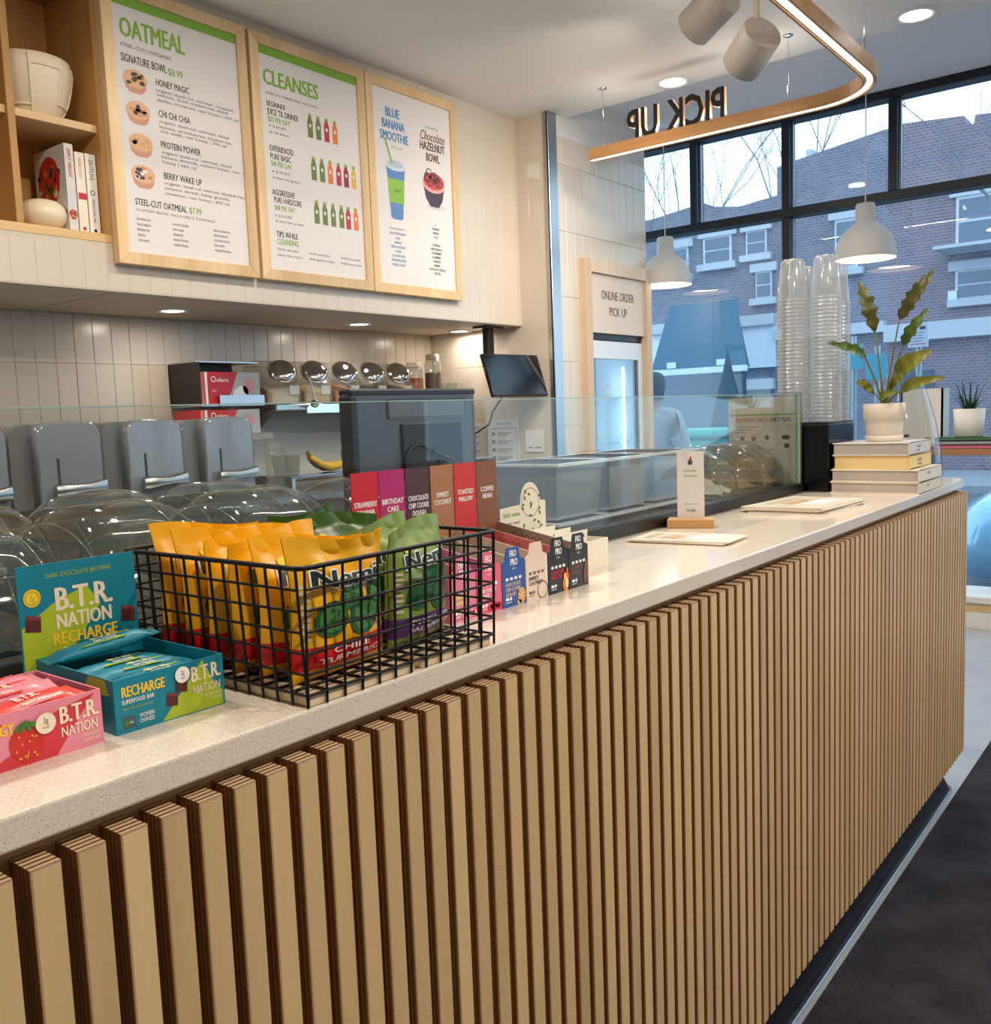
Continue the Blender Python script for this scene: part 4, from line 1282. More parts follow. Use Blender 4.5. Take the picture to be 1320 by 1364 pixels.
# ================================================================== BEHIND THE GLASS: DOME BINS
M_dome = glass_mat('clear_acrylic', (222, 226, 226), 0.05, 1.46, haze=0.05, haze_rgb=(210, 214, 214), boost=0.02)
M_domeedge = glass_mat('acrylic_edge', (220, 226, 226), 0.06, 1.5, haze=0.30, haze_rgb=(214, 218, 218), boost=0.06)
M_bin = mat('bin_black', (34, 34, 36), 0.4)
def dome_bin(x, y, L, r, label, fill, group='topping bins under clear domes', zb=0.93, zc=1.085, ex=6.0):
    t = thing('topping_bin', label, 'topping bin', (x, y, zb), 0, group)
    h = zc-zb
    MB().box(0, L, -r*.92, r*.92, 0.0, h).build('bin', M_bin, t, bevel=0.004)
    # food heap
    rng = random.Random(int(x*1000))
    m = MB(); n = 12; rs = []
    for i in range(9):
        xx = L*(.04+.92*i/8); rs.append([(xx, -r*.85+1.7*r*.85*j/n*1.0, h+0.006+(.045*math.sin(PI*j/n)*math.sin(PI*(i+.6)/9.2))+rng.uniform(-.004, .006)) for j in range(n+1)])
    m.rings(rs, closed=False).build('topping', fill, t)
    # dome with rounded shoulders at both ends
    N = 20
    def rad(u):
        return r*max(.16, (1-abs(2*u-1)**ex))**.5
    def arc(u, k, g=0.0):
        q = rad(u)+g; a = PI*k/N
        return (L*(.01+.98*u), -r*math.cos(a)*(.80+.20*q/r), h+q*math.sin(a))
    US = [0, .03, .08, .15, .25, .4, .6, .75, .85, .92, .97, 1]
    d = MB()
    d.rings([[arc(u, k) for k in range(N+1)] for u in US], closed=False)
    for u in (0, 1):
        d.add([arc(u, k) for k in range(N+1)], [tuple(range(N+1))])
    dm = d.build('dome', M_dome, t)
    e = MB()
    for u, w_ in ((0.10, .0010), (.66, .0008), (.90, .0012)):
        e.tube([arc(u, k, .0008) for k in range(N+1)], w_, 5)
    for k in (4, 14):
        e.tube([arc(u, k, .0008) for u in US[2:-2]], .0010, 5)
    e.build('dome_rim', M_domeedge, dm)
    bx('dome_handle', M_domeedge, L*.35, L*.65, -r*.80-.010, -r*.80+.004, h+r*.62, h+r*.62+.008, dm, bevel=.002)
    return t
F_oat = mat('topping_granola', (176, 128, 74), .8, var=(90, (120, 78, 40), .2), bump=(120, .8))
F_dark = mat('topping_dark', (74, 58, 50), .6, var=(80, (40, 30, 28), .2), bump=(120, .8))
F_white = mat('topping_coconut', (214, 206, 186), .7, bump=(140, .8))
F_grey = mat('topping_seed', (96, 92, 84), .7, var=(90, (60, 58, 54), .2), bump=(140, .8))
order = ['first', 'second', 'third', 'fourth']
for i in range(4):
    dome_bin(0.335+.237*i, .545, .222, .158, 'clear domed topping bin close behind the glass, %s from the near end' % order[i], (F_dark, F_grey, F_grey, F_oat)[i])
for i in range(3):
    dome_bin(0.50+.237*i, .875, .222, .150, 'clear domed topping bin in the rear row, %s from the near end' % order[i], (F_grey, F_dark, F_oat, F_white)[i])
M_dome_w = M_dome
for i, (x, l, f, n) in enumerate(((2.30, .15, F_white, 'clear domed bin behind the small standing card'), (2.46, .17, F_oat, 'clear domed bin of granola beyond the standing card'), (2.64, .15, F_oat, 'clear domed granola bin before the oatmeal flyer'))):
    dome_bin(x, .51, l, .132, n, f, 'granola bins at the far end of the glass', .93, 1.10, 9)

# ------------------------------------------------------------------ food pans in a rail
M_pan = glass_mat('frosted_pan', (190, 200, 210), .2, 1.45, haze=.80, haze_rgb=(168, 176, 188))
def food_pan(x, y, z, w, d, h, label, fillz, fill, group='frosted food pans'):
    t = thing('food_pan', label, 'food pan', (x, y, z), 0, group)
    tp = .012
    m = MB()
    def ring(o, zz):
        return [(o, o, zz), (w-o, o, zz), (w-o, d-o, zz), (o, d-o, zz)]
    m.rings([ring(tp+.004, 0.0), ring(tp, 0.006), ring(.004, h-.006), ring(.004, h)], cap0=True, cap1=False, smooth=False)
    m.build('pan_body', M_pan, t)
    q = MB()
    q.rings([ring(.004, h), ring(-.012, h), ring(-.012, h-.006), ring(-.0105, h-.006), ring(-.0105, h-.0015), ring(.004, h-.0015)], cap0=False, cap1=False, smooth=False)
    q.build('pan_rim', mat('pan_rim', (222, 228, 234), .12, spec=.9), t)
    if fill:
        bx('pan_filling', fill, tp+.006, w-tp-.006, tp+.006, d-tp-.006, .008, fillz, t)
    return t
for k, (x, n) in enumerate(((1.655, 'nearest the bar boxes'), (1.875, 'in the middle'), (2.095, 'nearest the standing card'))):
    food_pan(x, .455, .93, .196, .20, .172, 'lower frosted food pan, '+n, .10, (F_white, F_oat, F_oat)[k], 'lower frosted food pans')
    food_pan(x-.012*0, .455, 1.107, .196, .20, .124, 'upper frosted food pan stacked on another, '+n, .02, None, 'upper frosted food pans')
# paper bowls and dark tubs beside the pans
t = thing('bowl_stack', 'white ribbed stack of paper bowls behind the coffee bean bar box', 'bowls', (1.742, .732, .93))
m = MB()
for k in range(16):
    m.lathe([(.040, .018*k), (.052, .018*k+.014), (.054, .018*k+.016), (.051, .018*k+.017)], 20, cap0=(k == 0), cap1=False)
m.build('nested_bowls', mat('paper_bowl', (226, 218, 206), .7), t, kind='stuff')
for k in range(2):
    t = thing('dark_tub', 'dark grey plastic tub %s beside the paper bowls' % ('on the prep counter' if k == 0 else 'stacked on another tub'), 'tub', (1.80, .86, .93+.152*k), 0, 'dark tubs')
    MB().box(0, .15, 0, .16, 0, .13).build('tub', mat('tub_dark', (62, 68, 78), .4), t, bevel=.006)
    bx('lid', mat('tub_lid', (84, 92, 104), .4), -.004, .154, -.004, .164, .13, .148, t, bevel=.003)

# ------------------------------------------------------------------ monitor seen from behind
M_mon = mat('monitor_back', (84, 90, 104), .35, spec=.5); M_mon2 = mat('monitor_dark', (34, 37, 46), .4)  # back shell lightened, a grey-blue reflection put into its colour
mo = thing('monitor', 'dark grey monitor seen from behind through the glass guard', 'monitor', (1.387, .80, .93), 0.0)
MB().box(0, .424, 0, .035, .165, .476).build('rear_shell', M_mon, mo, bevel=.010, seg=3)
bx('screen', M_blackp, .01, .414, .035, .040, .175, .47, mo)
bx('top_bezel', M_mon2, .0, .424, -.002, .037, .462, .478, mo, bevel=.004)
bx('side_bezel', M_mon2, -.001, .020, -.003, .036, .168, .462, mo, bevel=.003)
pl = bx('mount_plate', M_mon2, .15, .36, -.008, .0, .19, .40, mo, bevel=.003)
MB().box(.11, .38, -.004, .0, .41, .455).build('vent_panel', mat('monitor_mid', (98, 104, 116), .35), mo, bevel=.004)
for i in range(3):
    bx('label_strip', mat('label_grey', (92, 96, 104), .5), .09, .14, -.0012, .0, .225+.016*i, .231+.016*i, mo)
m = MB()
m.tube([(.20+.05*math.cos(a), -.012, .30+.05*math.sin(a)) for a in [x*PI/10 for x in range(2, 17)]], .004, 6)
m.tube([(.24, -.014, .335), (.27, -.02, .318), (.30, -.022, .31), (.32, -.02, .29), (.33, -.016, .25), (.335, -.012, .20)], .0045, 6)
m.build('cable', M_blackp, mo)
MB().box(.17, .25, .005, .03, .01, .18).box(.10, .28, -.06, .10, 0, .012).build('stand', M_mon2, mo, bevel=.003)

# ------------------------------------------------------------------ blender covers on the back counter
M_cov = mat('smoke_plastic', (124, 127, 136), .12, spec=.7, coat=.4); M_cov2 = mat('smoke_plastic_side', (104, 103, 104), .2, spec=.6); M_dk = mat('smoke_plastic_dark', (44, 44, 48), .3)  # dark smoke plastic for hinge disc, handle slot and base
def rrect(x0, x1, z0, z1, r, n=6):
    P = [(x0, z0), (x1, z0)]
    for k in range(n+1):
        a = k*PI/2/n
        P.append((x1-r+r*math.cos(a), z1-r+r*math.sin(a)))
    for k in range(n+1):
        a = PI/2+k*PI/2/n
        P.append((x0+r+r*math.cos(a), z1-r+r*math.sin(a)))
    return P
bn = ['at the left picture edge', 'second from the left', 'third from the left', 'beside the glove boxes']
for i in range(4):
    x = 1.215+.357*i
    t = thing('blender_cover', 'smoky grey blender sound cover with steel handle, '+bn[i], 'blender cover', (x, 2.74, 1.02), 0, 'blender sound covers')
    W, H, D = .335, .355, .30
    MB().prism(rrect(.0, W, .03, H-.006, .06), .05, D).build('rear_shell', M_cov2, t, bevel=.004)
    # front hood, bulged
    m = MB(); rs = []
    for y, ins in ((.05, .0), (.02, .0), (.004, .008), (.0, .022)):
        rs.append([(a, y+.05*max(0, (b-.1))*.25, b) for a, b in rrect(ins+.085 if False else .075+ins*.5, W-ins*.5, .03+ins*.3, H-ins*.4, .055)])
    m.rings(rs, cap0=False, smooth=True)
    m.build('front_hood', M_cov, t)
    c = MB().cyl((-.003, .12, .24), (.004, .12, .24), .028, 20)
    c.build('hinge_disc', M_dk, t)
    MB().cyl((-.006, .12, .24), (-.002, .12, .24), .016, 16).build('hinge_knob', M_cov, t)
    h = MB(); rs = []
    for u, a, b in ((0, .014, .026), (.15, .016, .028), (.35, .014, .022), (.6, .012, .018), (.85, .012, .024), (1, .009, .028)):
        xx = .125+.20*u; rs.append([(xx, -.022-.01*math.sin(PI*u)+a*math.cos(2*PI*k/10), .098+.010*u+b*math.sin(2*PI*k/10)) for k in range(10)])
    h.rings(rs).build('handle', M_steel, t)
    bx('handle_slot', M_dk, .150, .158, -.002, .004, .09, .22, t)
    bx('base', M_dk, .01, W-.01, .02, D-.01, 0, .032, t, bevel=.004)

# ------------------------------------------------------------------ glove boxes on the wall
M_glred = mat('glove_red', (196, 24, 38), .45); M_glgrey = mat('glove_grey', (176, 178, 184), .5)
def glove_box(name, x, y, z, W, D, H, label):
    t = thing(name, label, 'glove box', (x, y, z), 0, 'glove boxes on the back wall')
    MB().box(0, W, 0, D, 0, H).build('carton', M_glred, t, bevel=.002)
    p = Print()
    p.poly([(W*.42, .002), (W*.998, .002), (W*.998, H*.998), (W*.62, H*.998)], M_glgrey, 1)
    p.ell(W*.66, H*.35, W*.14, H*.22, T_wht, 2, 14, .4); p.ell(W*.80, H*.55, W*.10, H*.26, mat('glove_pink', (206, 150, 150), .5), 2, 14, -.4)
    p.rect(.002, .002, W*.05, H*.998, mat('glove_orange', (224, 120, 90), .5), 1); p.rect(W*.07, .002, W*.11, H*.998, T_wht, 1)
    p.ring(W*.21, H*.78, .010, .014, T_wht, 3); p.text('elara', W*.26, H*.70, H*.13, T_wht, w=1, layer=3, width=W*.20)
    p.text('gloves', W*.18, H*.40, H*.07, T_wht, layer=3)
    p.build('carton_print', face_y(0, .0004), t)
    return t
gr = thing('glove_rack', 'black and steel glove box rack on the tiled wall', 'rack', (2.60, 3.09, 1.435))
bx('side_plate', M_blackp, 0, .006, 0, .24, 0, .20, gr)
bx('back_plate', M_blackp, 0, .36, .235, .245, 0, .20, gr)
bx('top_plate', M_steel, 0, .36, .02, .24, .20, .206, gr)
bx('bottom_plate', M_steel, 0, .36, -.005, .24, -.006, 0, gr)
bx('front_lip', M_steel, .10, .36, -.010, -.005, -.006, .045, gr)
glove_box('glove_box', 2.612, 3.10, 1.4355, .34, .22, .155, 'red and grey glove carton in the wall rack')
glove_box('glove_box', 2.60, 3.10, 1.292, .34, .22, .12, 'red and grey glove carton on the shelf under the rack')
sh = thing('wall_shelf', 'small grey shelf under the lower glove carton', 'shelf', (2.58, 3.08, 1.26))
bx('board', mat('shelf_grey', (150, 146, 140), .5), 0, .42, 0, .255, 0.0, .031, sh, bevel=.002)

# steel wall shelf with jars
ws = thing('steel_shelf', 'steel wall shelf with a bracket carrying the topping jars', 'shelf', (2.99, 3.03, 1.40))
bx('board', M_steel, 0, 1.50, 0, .31, 0, .03, ws, bevel=.003)
bx('front_lip', M_chrome, .19, 1.50, -.006, 0, -.018, .030, ws, bevel=.002)
for bxx in (.0, 1.2):
    MB().prism([(.31, 0), (.02, 0), (.31, -.20)], bxx, bxx+.010, plane='YZ').build('bracket', mat('bracket_steel', (128, 118, 108), .4, .6), ws)
M_jar = glass_mat('jar_plastic', (232, 234, 232), .08, 1.45, haze=.16, haze_rgb=(236, 232, 224))
J = [(3.085, (222, 206, 178), 'of pale oats'), (3.295, (214, 180, 120), 'of tan flakes'), (3.505, (208, 120, 40), 'of orange goji'), (3.715, (96, 84, 70), 'of dark seeds'), (3.925, (90, 40, 40), 'of red berries')]
for i, (x, c, n) in enumerate(J):
    t = thing('topping_jar', 'clear slanted topping jar %s with round steel lid' % n, 'jar', (x, 3.185, 1.43), 0, 'topping jars on the steel shelf')
    w = .095
    prof2 = [(-.13, 0), (.10, 0), (.10, .20), (.06, .225), (-.03, .225), (-.13, .10)]
    MB().prism(prof2, -w, w, plane='YZ').build('body', M_jar, t, bevel=.012, seg=2)
    MB().prism([(-.115, .006), (.09, .006), (.09, .09), (.02, .105), (-.05, .085), (-.115, .06)], -w+.012, w-.012, plane='YZ').build('contents', mat('jar_fill_%d' % i, c, .8, bump=(150, .8)), t)
    # domed lid on the slanted face
    nrm = Vector((-.35, -.72, .52)).normalized(); cpt = Vector((.005, -.092, .165))
    q = nrm.to_track_quat('Z', 'Y').to_matrix().to_4x4(); q.translation = cpt
    MB().lathe([(.072, 0), (.074, .006), (.060, .020), (.035, .030), (.001, .034)], 28, cap1=False, M=q).build('lid', M_chrome, t)
    bx('label_card', T_wht, .02, .08, -.128, -.126, .05, .095, t)
ld = thing('ladle', 'small steel ladle hanging in front of the steel shelf', 'ladle', (3.20, 3.0, 1.43))
m = MB(); m.tube([(-.03, .01, .16), (-.012, -.004, .11), (-.004, -.012, .06), (0, -.014, .02)], [.006, .005, .004, .004], 8)
m.build('handle', M_chrome, ld)
MB().sphere((0, -.014, .0), .026, 14, 10, sc=(1, .8, .8)).build('bowl', M_chrome, ld)
def bottle(x, y, z, r, h, c, label, capc):
    t = thing('squeeze_bottle', label, 'bottle', (x, y, z), 0, 'bottles on the steel shelf')
    MB().lathe([(r*.95, 0), (r, .01), (r, h*.62)], 18).build('filling', mat('fill_%d_%d_%d' % c, c, .4), t)
    MB().lathe([(r*1.02, .0), (r*1.02, h*.82), (r*.85, h*.9), (r*.6, h*.93)], 18, cap0=False, cap1=False).build('body', M_jar, t)
    MB().lathe([(r*.8, h*.9), (r*.8, h), (r*.7, h*1.02)], 18).build('cap', mat('cap_%d_%d_%d' % capc, capc, .5), t)
bottle(4.135, 3.16, 1.43, .055, .23, (196, 96, 40), 'squat clear bottle of orange sauce on the steel shelf', (226, 214, 200))
bottle(4.265, 3.12, 1.43, .050, .28, (92, 52, 44), 'tall clear bottle of brown sauce on the steel shelf', (214, 190, 180))
for x in (4.37, 4.45):
    t = MB().lathe([(.03, 0), (.04, .11), (.041, .115), (.038, .115), (.028, .006)], 18, cap1=False).build('cup', M_jar, None, loc=(x, 3.14, 1.43))
    tag(t, 'small clear cup on the steel shelf, %s the brown bottle' % ('next to' if x < 4.4 else 'further from'), 'cup', 'cups on the steel shelf')

# bananas, cups and a clear sleeve on the back counter
st = thing('counter_riser', 'low steel riser on the back counter holding bananas', 'riser', (2.90, 2.84, 1.02))
bx('top', M_chrome, 0, .75, 0, .42, .052, .062, st, bevel=.002)
bx('leg', M_steel, .02, .04, .02, .40, 0, .052, st); bx('leg', M_steel, .71, .73, .02, .40, 0, .052, st)
M_ban = mat('banana_skin', (226, 180, 40), .45, var=(18, (190, 150, 30), .3)); M_bst = mat('banana_stem', (120, 100, 40), .6)
bnch = thing('banana_bunch', 'bunch of yellow bananas on the steel riser', 'bananas', (3.12, 2.95, 1.084))
for k in range(4):
    m = MB(); pts = []; rr = []
    for i in range(11):
        u = i/10; w_ = (k-1.5)*.022
        pts.append((.015+.235*u, .02+w_*math.sin(PI*min(1, u*.9+.1)), .020+.10*max(0, .42-u)**1.6*2.2+.055*max(0, u-.62)**1.4+.006*(k % 2))); rr.append(.0175*math.sin(PI*min(.97, u*.82+.14))**.6+.002)
    m.tube(pts, rr, 8).build('banana', M_ban, bnch)
MB().tube([(.018, .02, .062), (.008, .02, .088), (.0, .02, .108)], [.013, .010, .008], 8).build('stem', M_bst, bnch)
for k, x in enumerate((2.98, 3.06, 3.44)):
    t = MB().lathe([(.032, 0), (.040, .09), (.041, .094), (.038, .094), (.030, .006)], 18, cap1=False).build('cup', M_jar, None, loc=(x, 3.02, 1.083))
    tag(t, 'clear plastic cup on the riser, %s' % ('left of the bananas', 'against the bananas', 'right of the bananas')[k], 'cup', 'cups on the riser')
t = thing('cup_sleeve', 'clear sleeve of stacked cups beside the grey blender cover', 'cup stack', (2.79, 2.82, 1.02))
m = MB()
for k in range(22):
    m.lathe([(.040, .0105*k), (.044, .0105*k+.009), (.045, .0105*k+.010)], 18, cap0=(k == 0), cap1=False)
m.build('nested_cups', M_jar, t, kind='stuff')

# ------------------------------------------------------------------ tablet hung from the bulkhead
tb_ = thing('hanging_tablet', 'black tablet screen hanging on a pole from the bulkhead', 'tablet', (4.36, 2.76, 1.854))
bx('ceiling_plate', M_blackp, -.08, .09, -.05, .05, -.012, 0, tb_, bevel=.002)
bx('pole', M_blackp, -.028, .028, -.022, .022, -.19, -.012, tb_, bevel=.003)
Mt = Matrix.Translation((-.10, -.26, -.30)) @ Matrix.Rotation(-.10, 4, 'Z') @ Matrix.Rotation(-.32, 4, 'X')
m = MB().box(-.23, .23, -.012, .012, -.125, .125, M=Mt); m.build('screen', mat('screen_black', (10, 10, 12), .12, spec=.6), tb_, bevel=.006, seg=2)
m = MB(); m.tube([(0, 0, -.18), (-.04, -.10, -.24), (-.09, -.22, -.29)], .018, 8); m.build('arm', M_blackp, tb_)
m = MB(); m.tube([(-.20, -.24, -.42), (-.24, -.2, -.50), (-.20, -.14, -.57), (-.26, -.06, -.63)], .005, 6); m.build('cable', M_blackp, tb_)

# notices on the side wall
def notice(y0, y1, z0, z1, label, kind_):
    t = thing('notice_sheet', label, 'notice', (4.5135, y1, z0), -PI/2, 'notices on the side wall')
    W, H = y1-y0, z1-z0
    bx('sheet', M_print_w, 0, W, -.003, 0, 0, H, t)
    p = Print()
    if kind_:
        p.ring(W*.5, H*.5, .001, .0012, T_gry)
        for a in ((.06, .04, .94, .05), (.06, .80, .94, .81), (.06, .04, .07, .81), (.93, .04, .94, .81)):
            p.rect(W*a[0], H*a[1], W*a[2], H*a[3], T_gry, 1)
        p.text('ALLERGY NOTICE', W*.5, H*.88, H*.05, T_gry, width=W*.5, align='c')
        for k in range(4):
            p.rect(W*.12, H*(.66-.17*k), W*.22, H*(.73-.17*k), mat('notice_red', (150, 80, 76), .6), 1)
            for j in range(3):
                p.rect(W*.30, H*(.71-.17*k-.03*j), W*(.78-.1*j), H*(.72-.17*k-.03*j), T_gry, 1)
    else:
        p.rect(W*.15, H*.18, W*.42, H*.22, T_gry, 1); p.rect(W*.55, H*.18, W*.85, H*.22, T_gry, 1)
    p.build('sheet_print', face_y(-.003, .0005), t)
notice(2.672, 2.905, 1.02, 1.31, 'printed notice with red icons on the side wall behind the glass', 1)
notice(2.925, 3.12, 1.02, 1.285, 'printed notice nearest the wall corner behind the glass', 1)
notice(2.49, 2.625, 1.11, 1.24, 'small blank looking notice beside the steel corner guard', 0)
# ================================================================== FAR END OF THE WORKTOP
M_oak = wood_mat('oak_block', (186, 140, 88), (206, 164, 112), .5, 'X', 14)
cd = thing('card_stand', 'small white card standing in a wooden block by the glass', 'card', (1.925, .275, CT), -1.18)
bx('block', M_oak, -.052, .052, -.026, .026, 0, .020, cd, bevel=.0015)
bx('card', M_print_w, -.030, .030, -.0012, .0012, .010, .172, cd)
p = Print()
p.ell(0, .148, .0052, .007, T_gry, 1, 12); p.ell(.001, .157, .0025, .0035, T_red, 2, 8); p.ell(-.003, .146, .002, .004, T_blk, 2, 8)
p.text('Customer', 0, .126, .0065, T_grn, width=.030, align='c'); p.text('Reviews', 0, .114, .0065, T_grn, width=.030, align='c')
p.text('Review us on', 0, .052, .0030, T_gry, width=.030, align='c')
p.text('Google', 0, .036, .0075, T_gry, width=.022, align='c')
p.build('card_print', face_y(-.0012, .0002), cd)

def flyer_pile(corners, n, th, label, seed):
    xs_ = [c[0] for c in corners]; cx = sum(xs_)/4; cy = sum(c[1] for c in corners)/4
    t = thing('flyer_pile', label, 'flyers', (cx, cy, CT))
    rng = random.Random(seed)
    for k in range(n):
        a = rng.uniform(-.07, .07); ox, oy = rng.uniform(-.006, .006), rng.uniform(-.006, .006)
        P = []
        for c in corners:
            u, v = c[0]-cx, c[1]-cy
            P.append((u*math.cos(a)-v*math.sin(a)+ox, u*math.sin(a)+v*math.cos(a)+oy))
        MB().prism(P, th*k+.0002*(k > 0), th*(k+1), plane='XY').build('flyer', mat('flyer_paper', (216, 204, 188), .4), t)
    p = Print()
    u0 = Vector((corners[0][0]-cx, corners[0][1]-cy)); eu = Vector((corners[1][0]-corners[0][0], corners[1][1]-corners[0][1])); ev = Vector((corners[3][0]-corners[0][0], corners[3][1]-corners[0][1]))
    def at_(a, b):
        q = u0+eu*a+ev*b
        return (q.x, q.y)
    p.poly([at_(.25, .30), at_(.45, .25), at_(.50, .55), at_(.33, .70)], mat('flyer_orange', (198, 160, 124), .5), 1)
    p.poly([at_(.52, .3), at_(.80, .3), at_(.78, .7), at_(.55, .66)], mat('flyer_white', (240, 238, 236), .5), 1)
    p.poly([at_(.12, .2), at_(.2, .2), at_(.22, .8), at_(.13, .8)], mat('flyer_green', (176, 172, 148), .5), 1)
    p.build('flyer_print', face_z(th*n, .0004), t)
flyer_pile([(1.650, .285), (1.680, .085), (1.800, .092), (1.782, .300)], 3, .0022, 'few loose printed flyers on the worktop before the wooden card block', 1)
flyer_pile([(2.235, .285), (2.262, .090), (2.525, .070), (2.535, .262)], 5, .0030, 'thicker pile of printed flyers on the worktop near the book stack', 2)

# oatmeal flyer in an acrylic holder behind the glass
fs = thing('flyer_holder', 'clear holder with an oatmeal flyer at the end of the glass guard', 'sign holder', (2.803, .572, CT+.0), -PI/2)
bx('holder', M_dome, -.004, .234, -.004, .006, .012, .302, fs)
bx('sheet', mat('flyer_sheet', (226, 214, 198), .6), 0, .230, -.0005, .0015, .016, .292, fs)
bx('foot', M_dome, .0, .21, -.010, .014, .0, .012, fs)
p = Print()
p.rect(.015, .236, .225, .241, T_grn, 1); p.rect(.006, .234, .012, .243, T_blk, 1)
p.text('PUMPKIN SPICE', .022, .216, .0145, mat('ink_orange', (206, 110, 80), .6), width=.105, w=1); p.text('OATMEAL', .136, .216, .0145, T_blk, width=.068, w=1)
for k in range(3):
    p.rect(.022, .200-.008*k, .10-.02*k, .202-.008*k, T_gry, 1)
for x, y, rx in ((.045, .165, .008), (.082, .164, .008), (.125, .168, .008), (.185, .168, .014), (.188, .142, .009)):
    p.ell(x, y, rx, .0075, mat('bowl_ink', (92, 66, 56), .6), 1, 12)
for k in range(6):
    p.rect(.022, .150-.020*k, .170-.02*(k % 2), .1515-.020*k, T_gry, 1)
p.build('sheet_print', face_y(-.0005, .0004), fs)

# black stand with cup stacks
bs = thing('cup_stand', 'black box stand carrying the tall cup stacks beside the books', 'stand', (2.82, .262, CT))
bx('body', mat('stand_black', (8, 8, 10), .18, spec=.5), 0, .24, 0, .19, 0, .205, bs, bevel=.003)
bx('top_plate', mat('stand_top', (40, 42, 46), .12), .002, .238, .002, .188, .205, .211, bs, bevel=.001)
M_cup = glass_mat('milky_cup', (238, 240, 240), .10, 1.45, haze=.30, haze_rgb=(238, 240, 240), boost=.04)
def cup_stack(x, y, n, label):
    t = thing('cup_stack', label, 'cup stack', (x, y, CT+.2112), 0, 'upturned cup stacks on the black stand')
    rr, rt, hc, pt = .0475, .034, .118, .0115
    m = MB()
    for k in range(n):
        z = pt*k
        m.lathe([(rr-.0008, z), (rr, z+.001), (rr, z+.0040), (rr-.0010, z+.0050), (rr-.0013, z+pt)], 24, cap0=(k == 0), cap1=False)
    m.build('nested_cups', M_cup, t, kind='stuff')
    z = pt*n
    MB().lathe([(rr-.0022, z), (rr-.0030, z+.012), (rt+.002, z+hc-.010), (rt, z+hc-.006), (rt-.006, z+hc), (.001, z+hc-.001)], 28, cap0=False, cap1=False).build('top_cup', M_cup, t)
cup_stack(2.880, .392, 33, 'milky upturned cup stack next to the window mullion, front left')
cup_stack(2.885, .292, 33, 'milky upturned cup stack nearest the potted plant, front right')
cup_stack(2.99, .402, 32, 'milky upturned cup stack at the rear left of the stand')
cup_stack(2.99, .300, 32, 'milky upturned cup stack at the rear right of the stand')

# books lying under the plant
def flat_book(x0, x1, y0, y1, z0, h, cover, page, label, words, inkm=T_gry):
    t = thing('book', label, 'book', (x0, y0, z0), 0, 'book stack under the potted plant')
    W, D = x1-x0, y1-y0
    m = MB().box(0, W, 0, D, 0, .003).box(0, W, 0, D, h-.003, h).box(0, W, 0, .0035, 0, h)
    m.build('cover', cover, t, bevel=.0007)
    bx('pages', page, .004, W-.003, .0035, D-.004, .003, h-.003, t)
    p = Print()
    for k, s in enumerate(words):
        p.text(s, W*.34, h*(.52-.30*k), h*.24, inkm, width=W*.16*len(s)/5, w=0)
    p.build('spine_print', face_y(0, .0003), t)
    return t
bz = CT
pgrey = mat('pages_grey', (176, 166, 158), .8); pyel = mat('pages_yellow', (226, 196, 140), .8); pcr = mat('pages_cream', (214, 198, 170), .8)
flat_book(2.800, 3.060, .002, .252, bz, .033, mat('cover_ivory', (222, 212, 192), .5), pgrey, 'ivory book at the bottom of the stack under the plant', ['Eat']); bz += .0332
flat_book(2.802, 3.062, .002, .250, bz, .036, mat('cover_white', (226, 220, 208), .5), pgrey, 'white book second from the bottom of the stack', ['NOMA']); bz += .0362
flat_book(2.822, 3.062, .032, .250, bz, .040, mat('cover_yellow', (226, 200, 128), .5), pyel, 'yellow book second from the top of the stack', ['simple', 'eating']); bz += .0402
flat_book(2.820, 3.060, .034, .252, bz, .037, mat('cover_pale', (206, 204, 204), .5), pgrey, 'pale grey book on top of the stack holding the plant pot', ['Plants', 'only']); bz += .0372

# potted plant
M_pot = mat('pot_clay_white', (220, 208, 192), .55)
pp = thing('potted_plant', 'broad leaved plant in a ribbed cream pot on the books', 'plant', (2.945, .138, bz))
MB().lathe([(.050, 0), (.052, .003), (.055, .018), (.052, .018), (.048, .006), (.001, .005)], 28, cap1=False).build('saucer', M_pot, pp)
MB().lathe([(.046, .006), (.050, .012), (.054, .050), (.056, .062), (.0585, .064), (.0600, .112), (.0565, .113), (.053, .095)], 32, cap1=False).build('pot', M_pot, pp)
MB().lathe([(.053, .098), (.03, .102), (.001, .103)], 20, cap0=False, cap1=False).build('soil', mat('soil', (64, 44, 30), .9, bump=(150, .8)), pp)
M_leaf = mat('leaf_green', (84, 108, 32), .4, var=(14, (60, 84, 24), .3)); M_leaf2 = mat('leaf_olive', (128, 128, 36), .4, var=(14, (96, 104, 30), .3)); M_leafd = mat('leaf_bronze', (72, 78, 26), .4, var=(16, (92, 84, 32), .2)); M_stem = mat('leaf_stem', (110, 112, 44), .5)
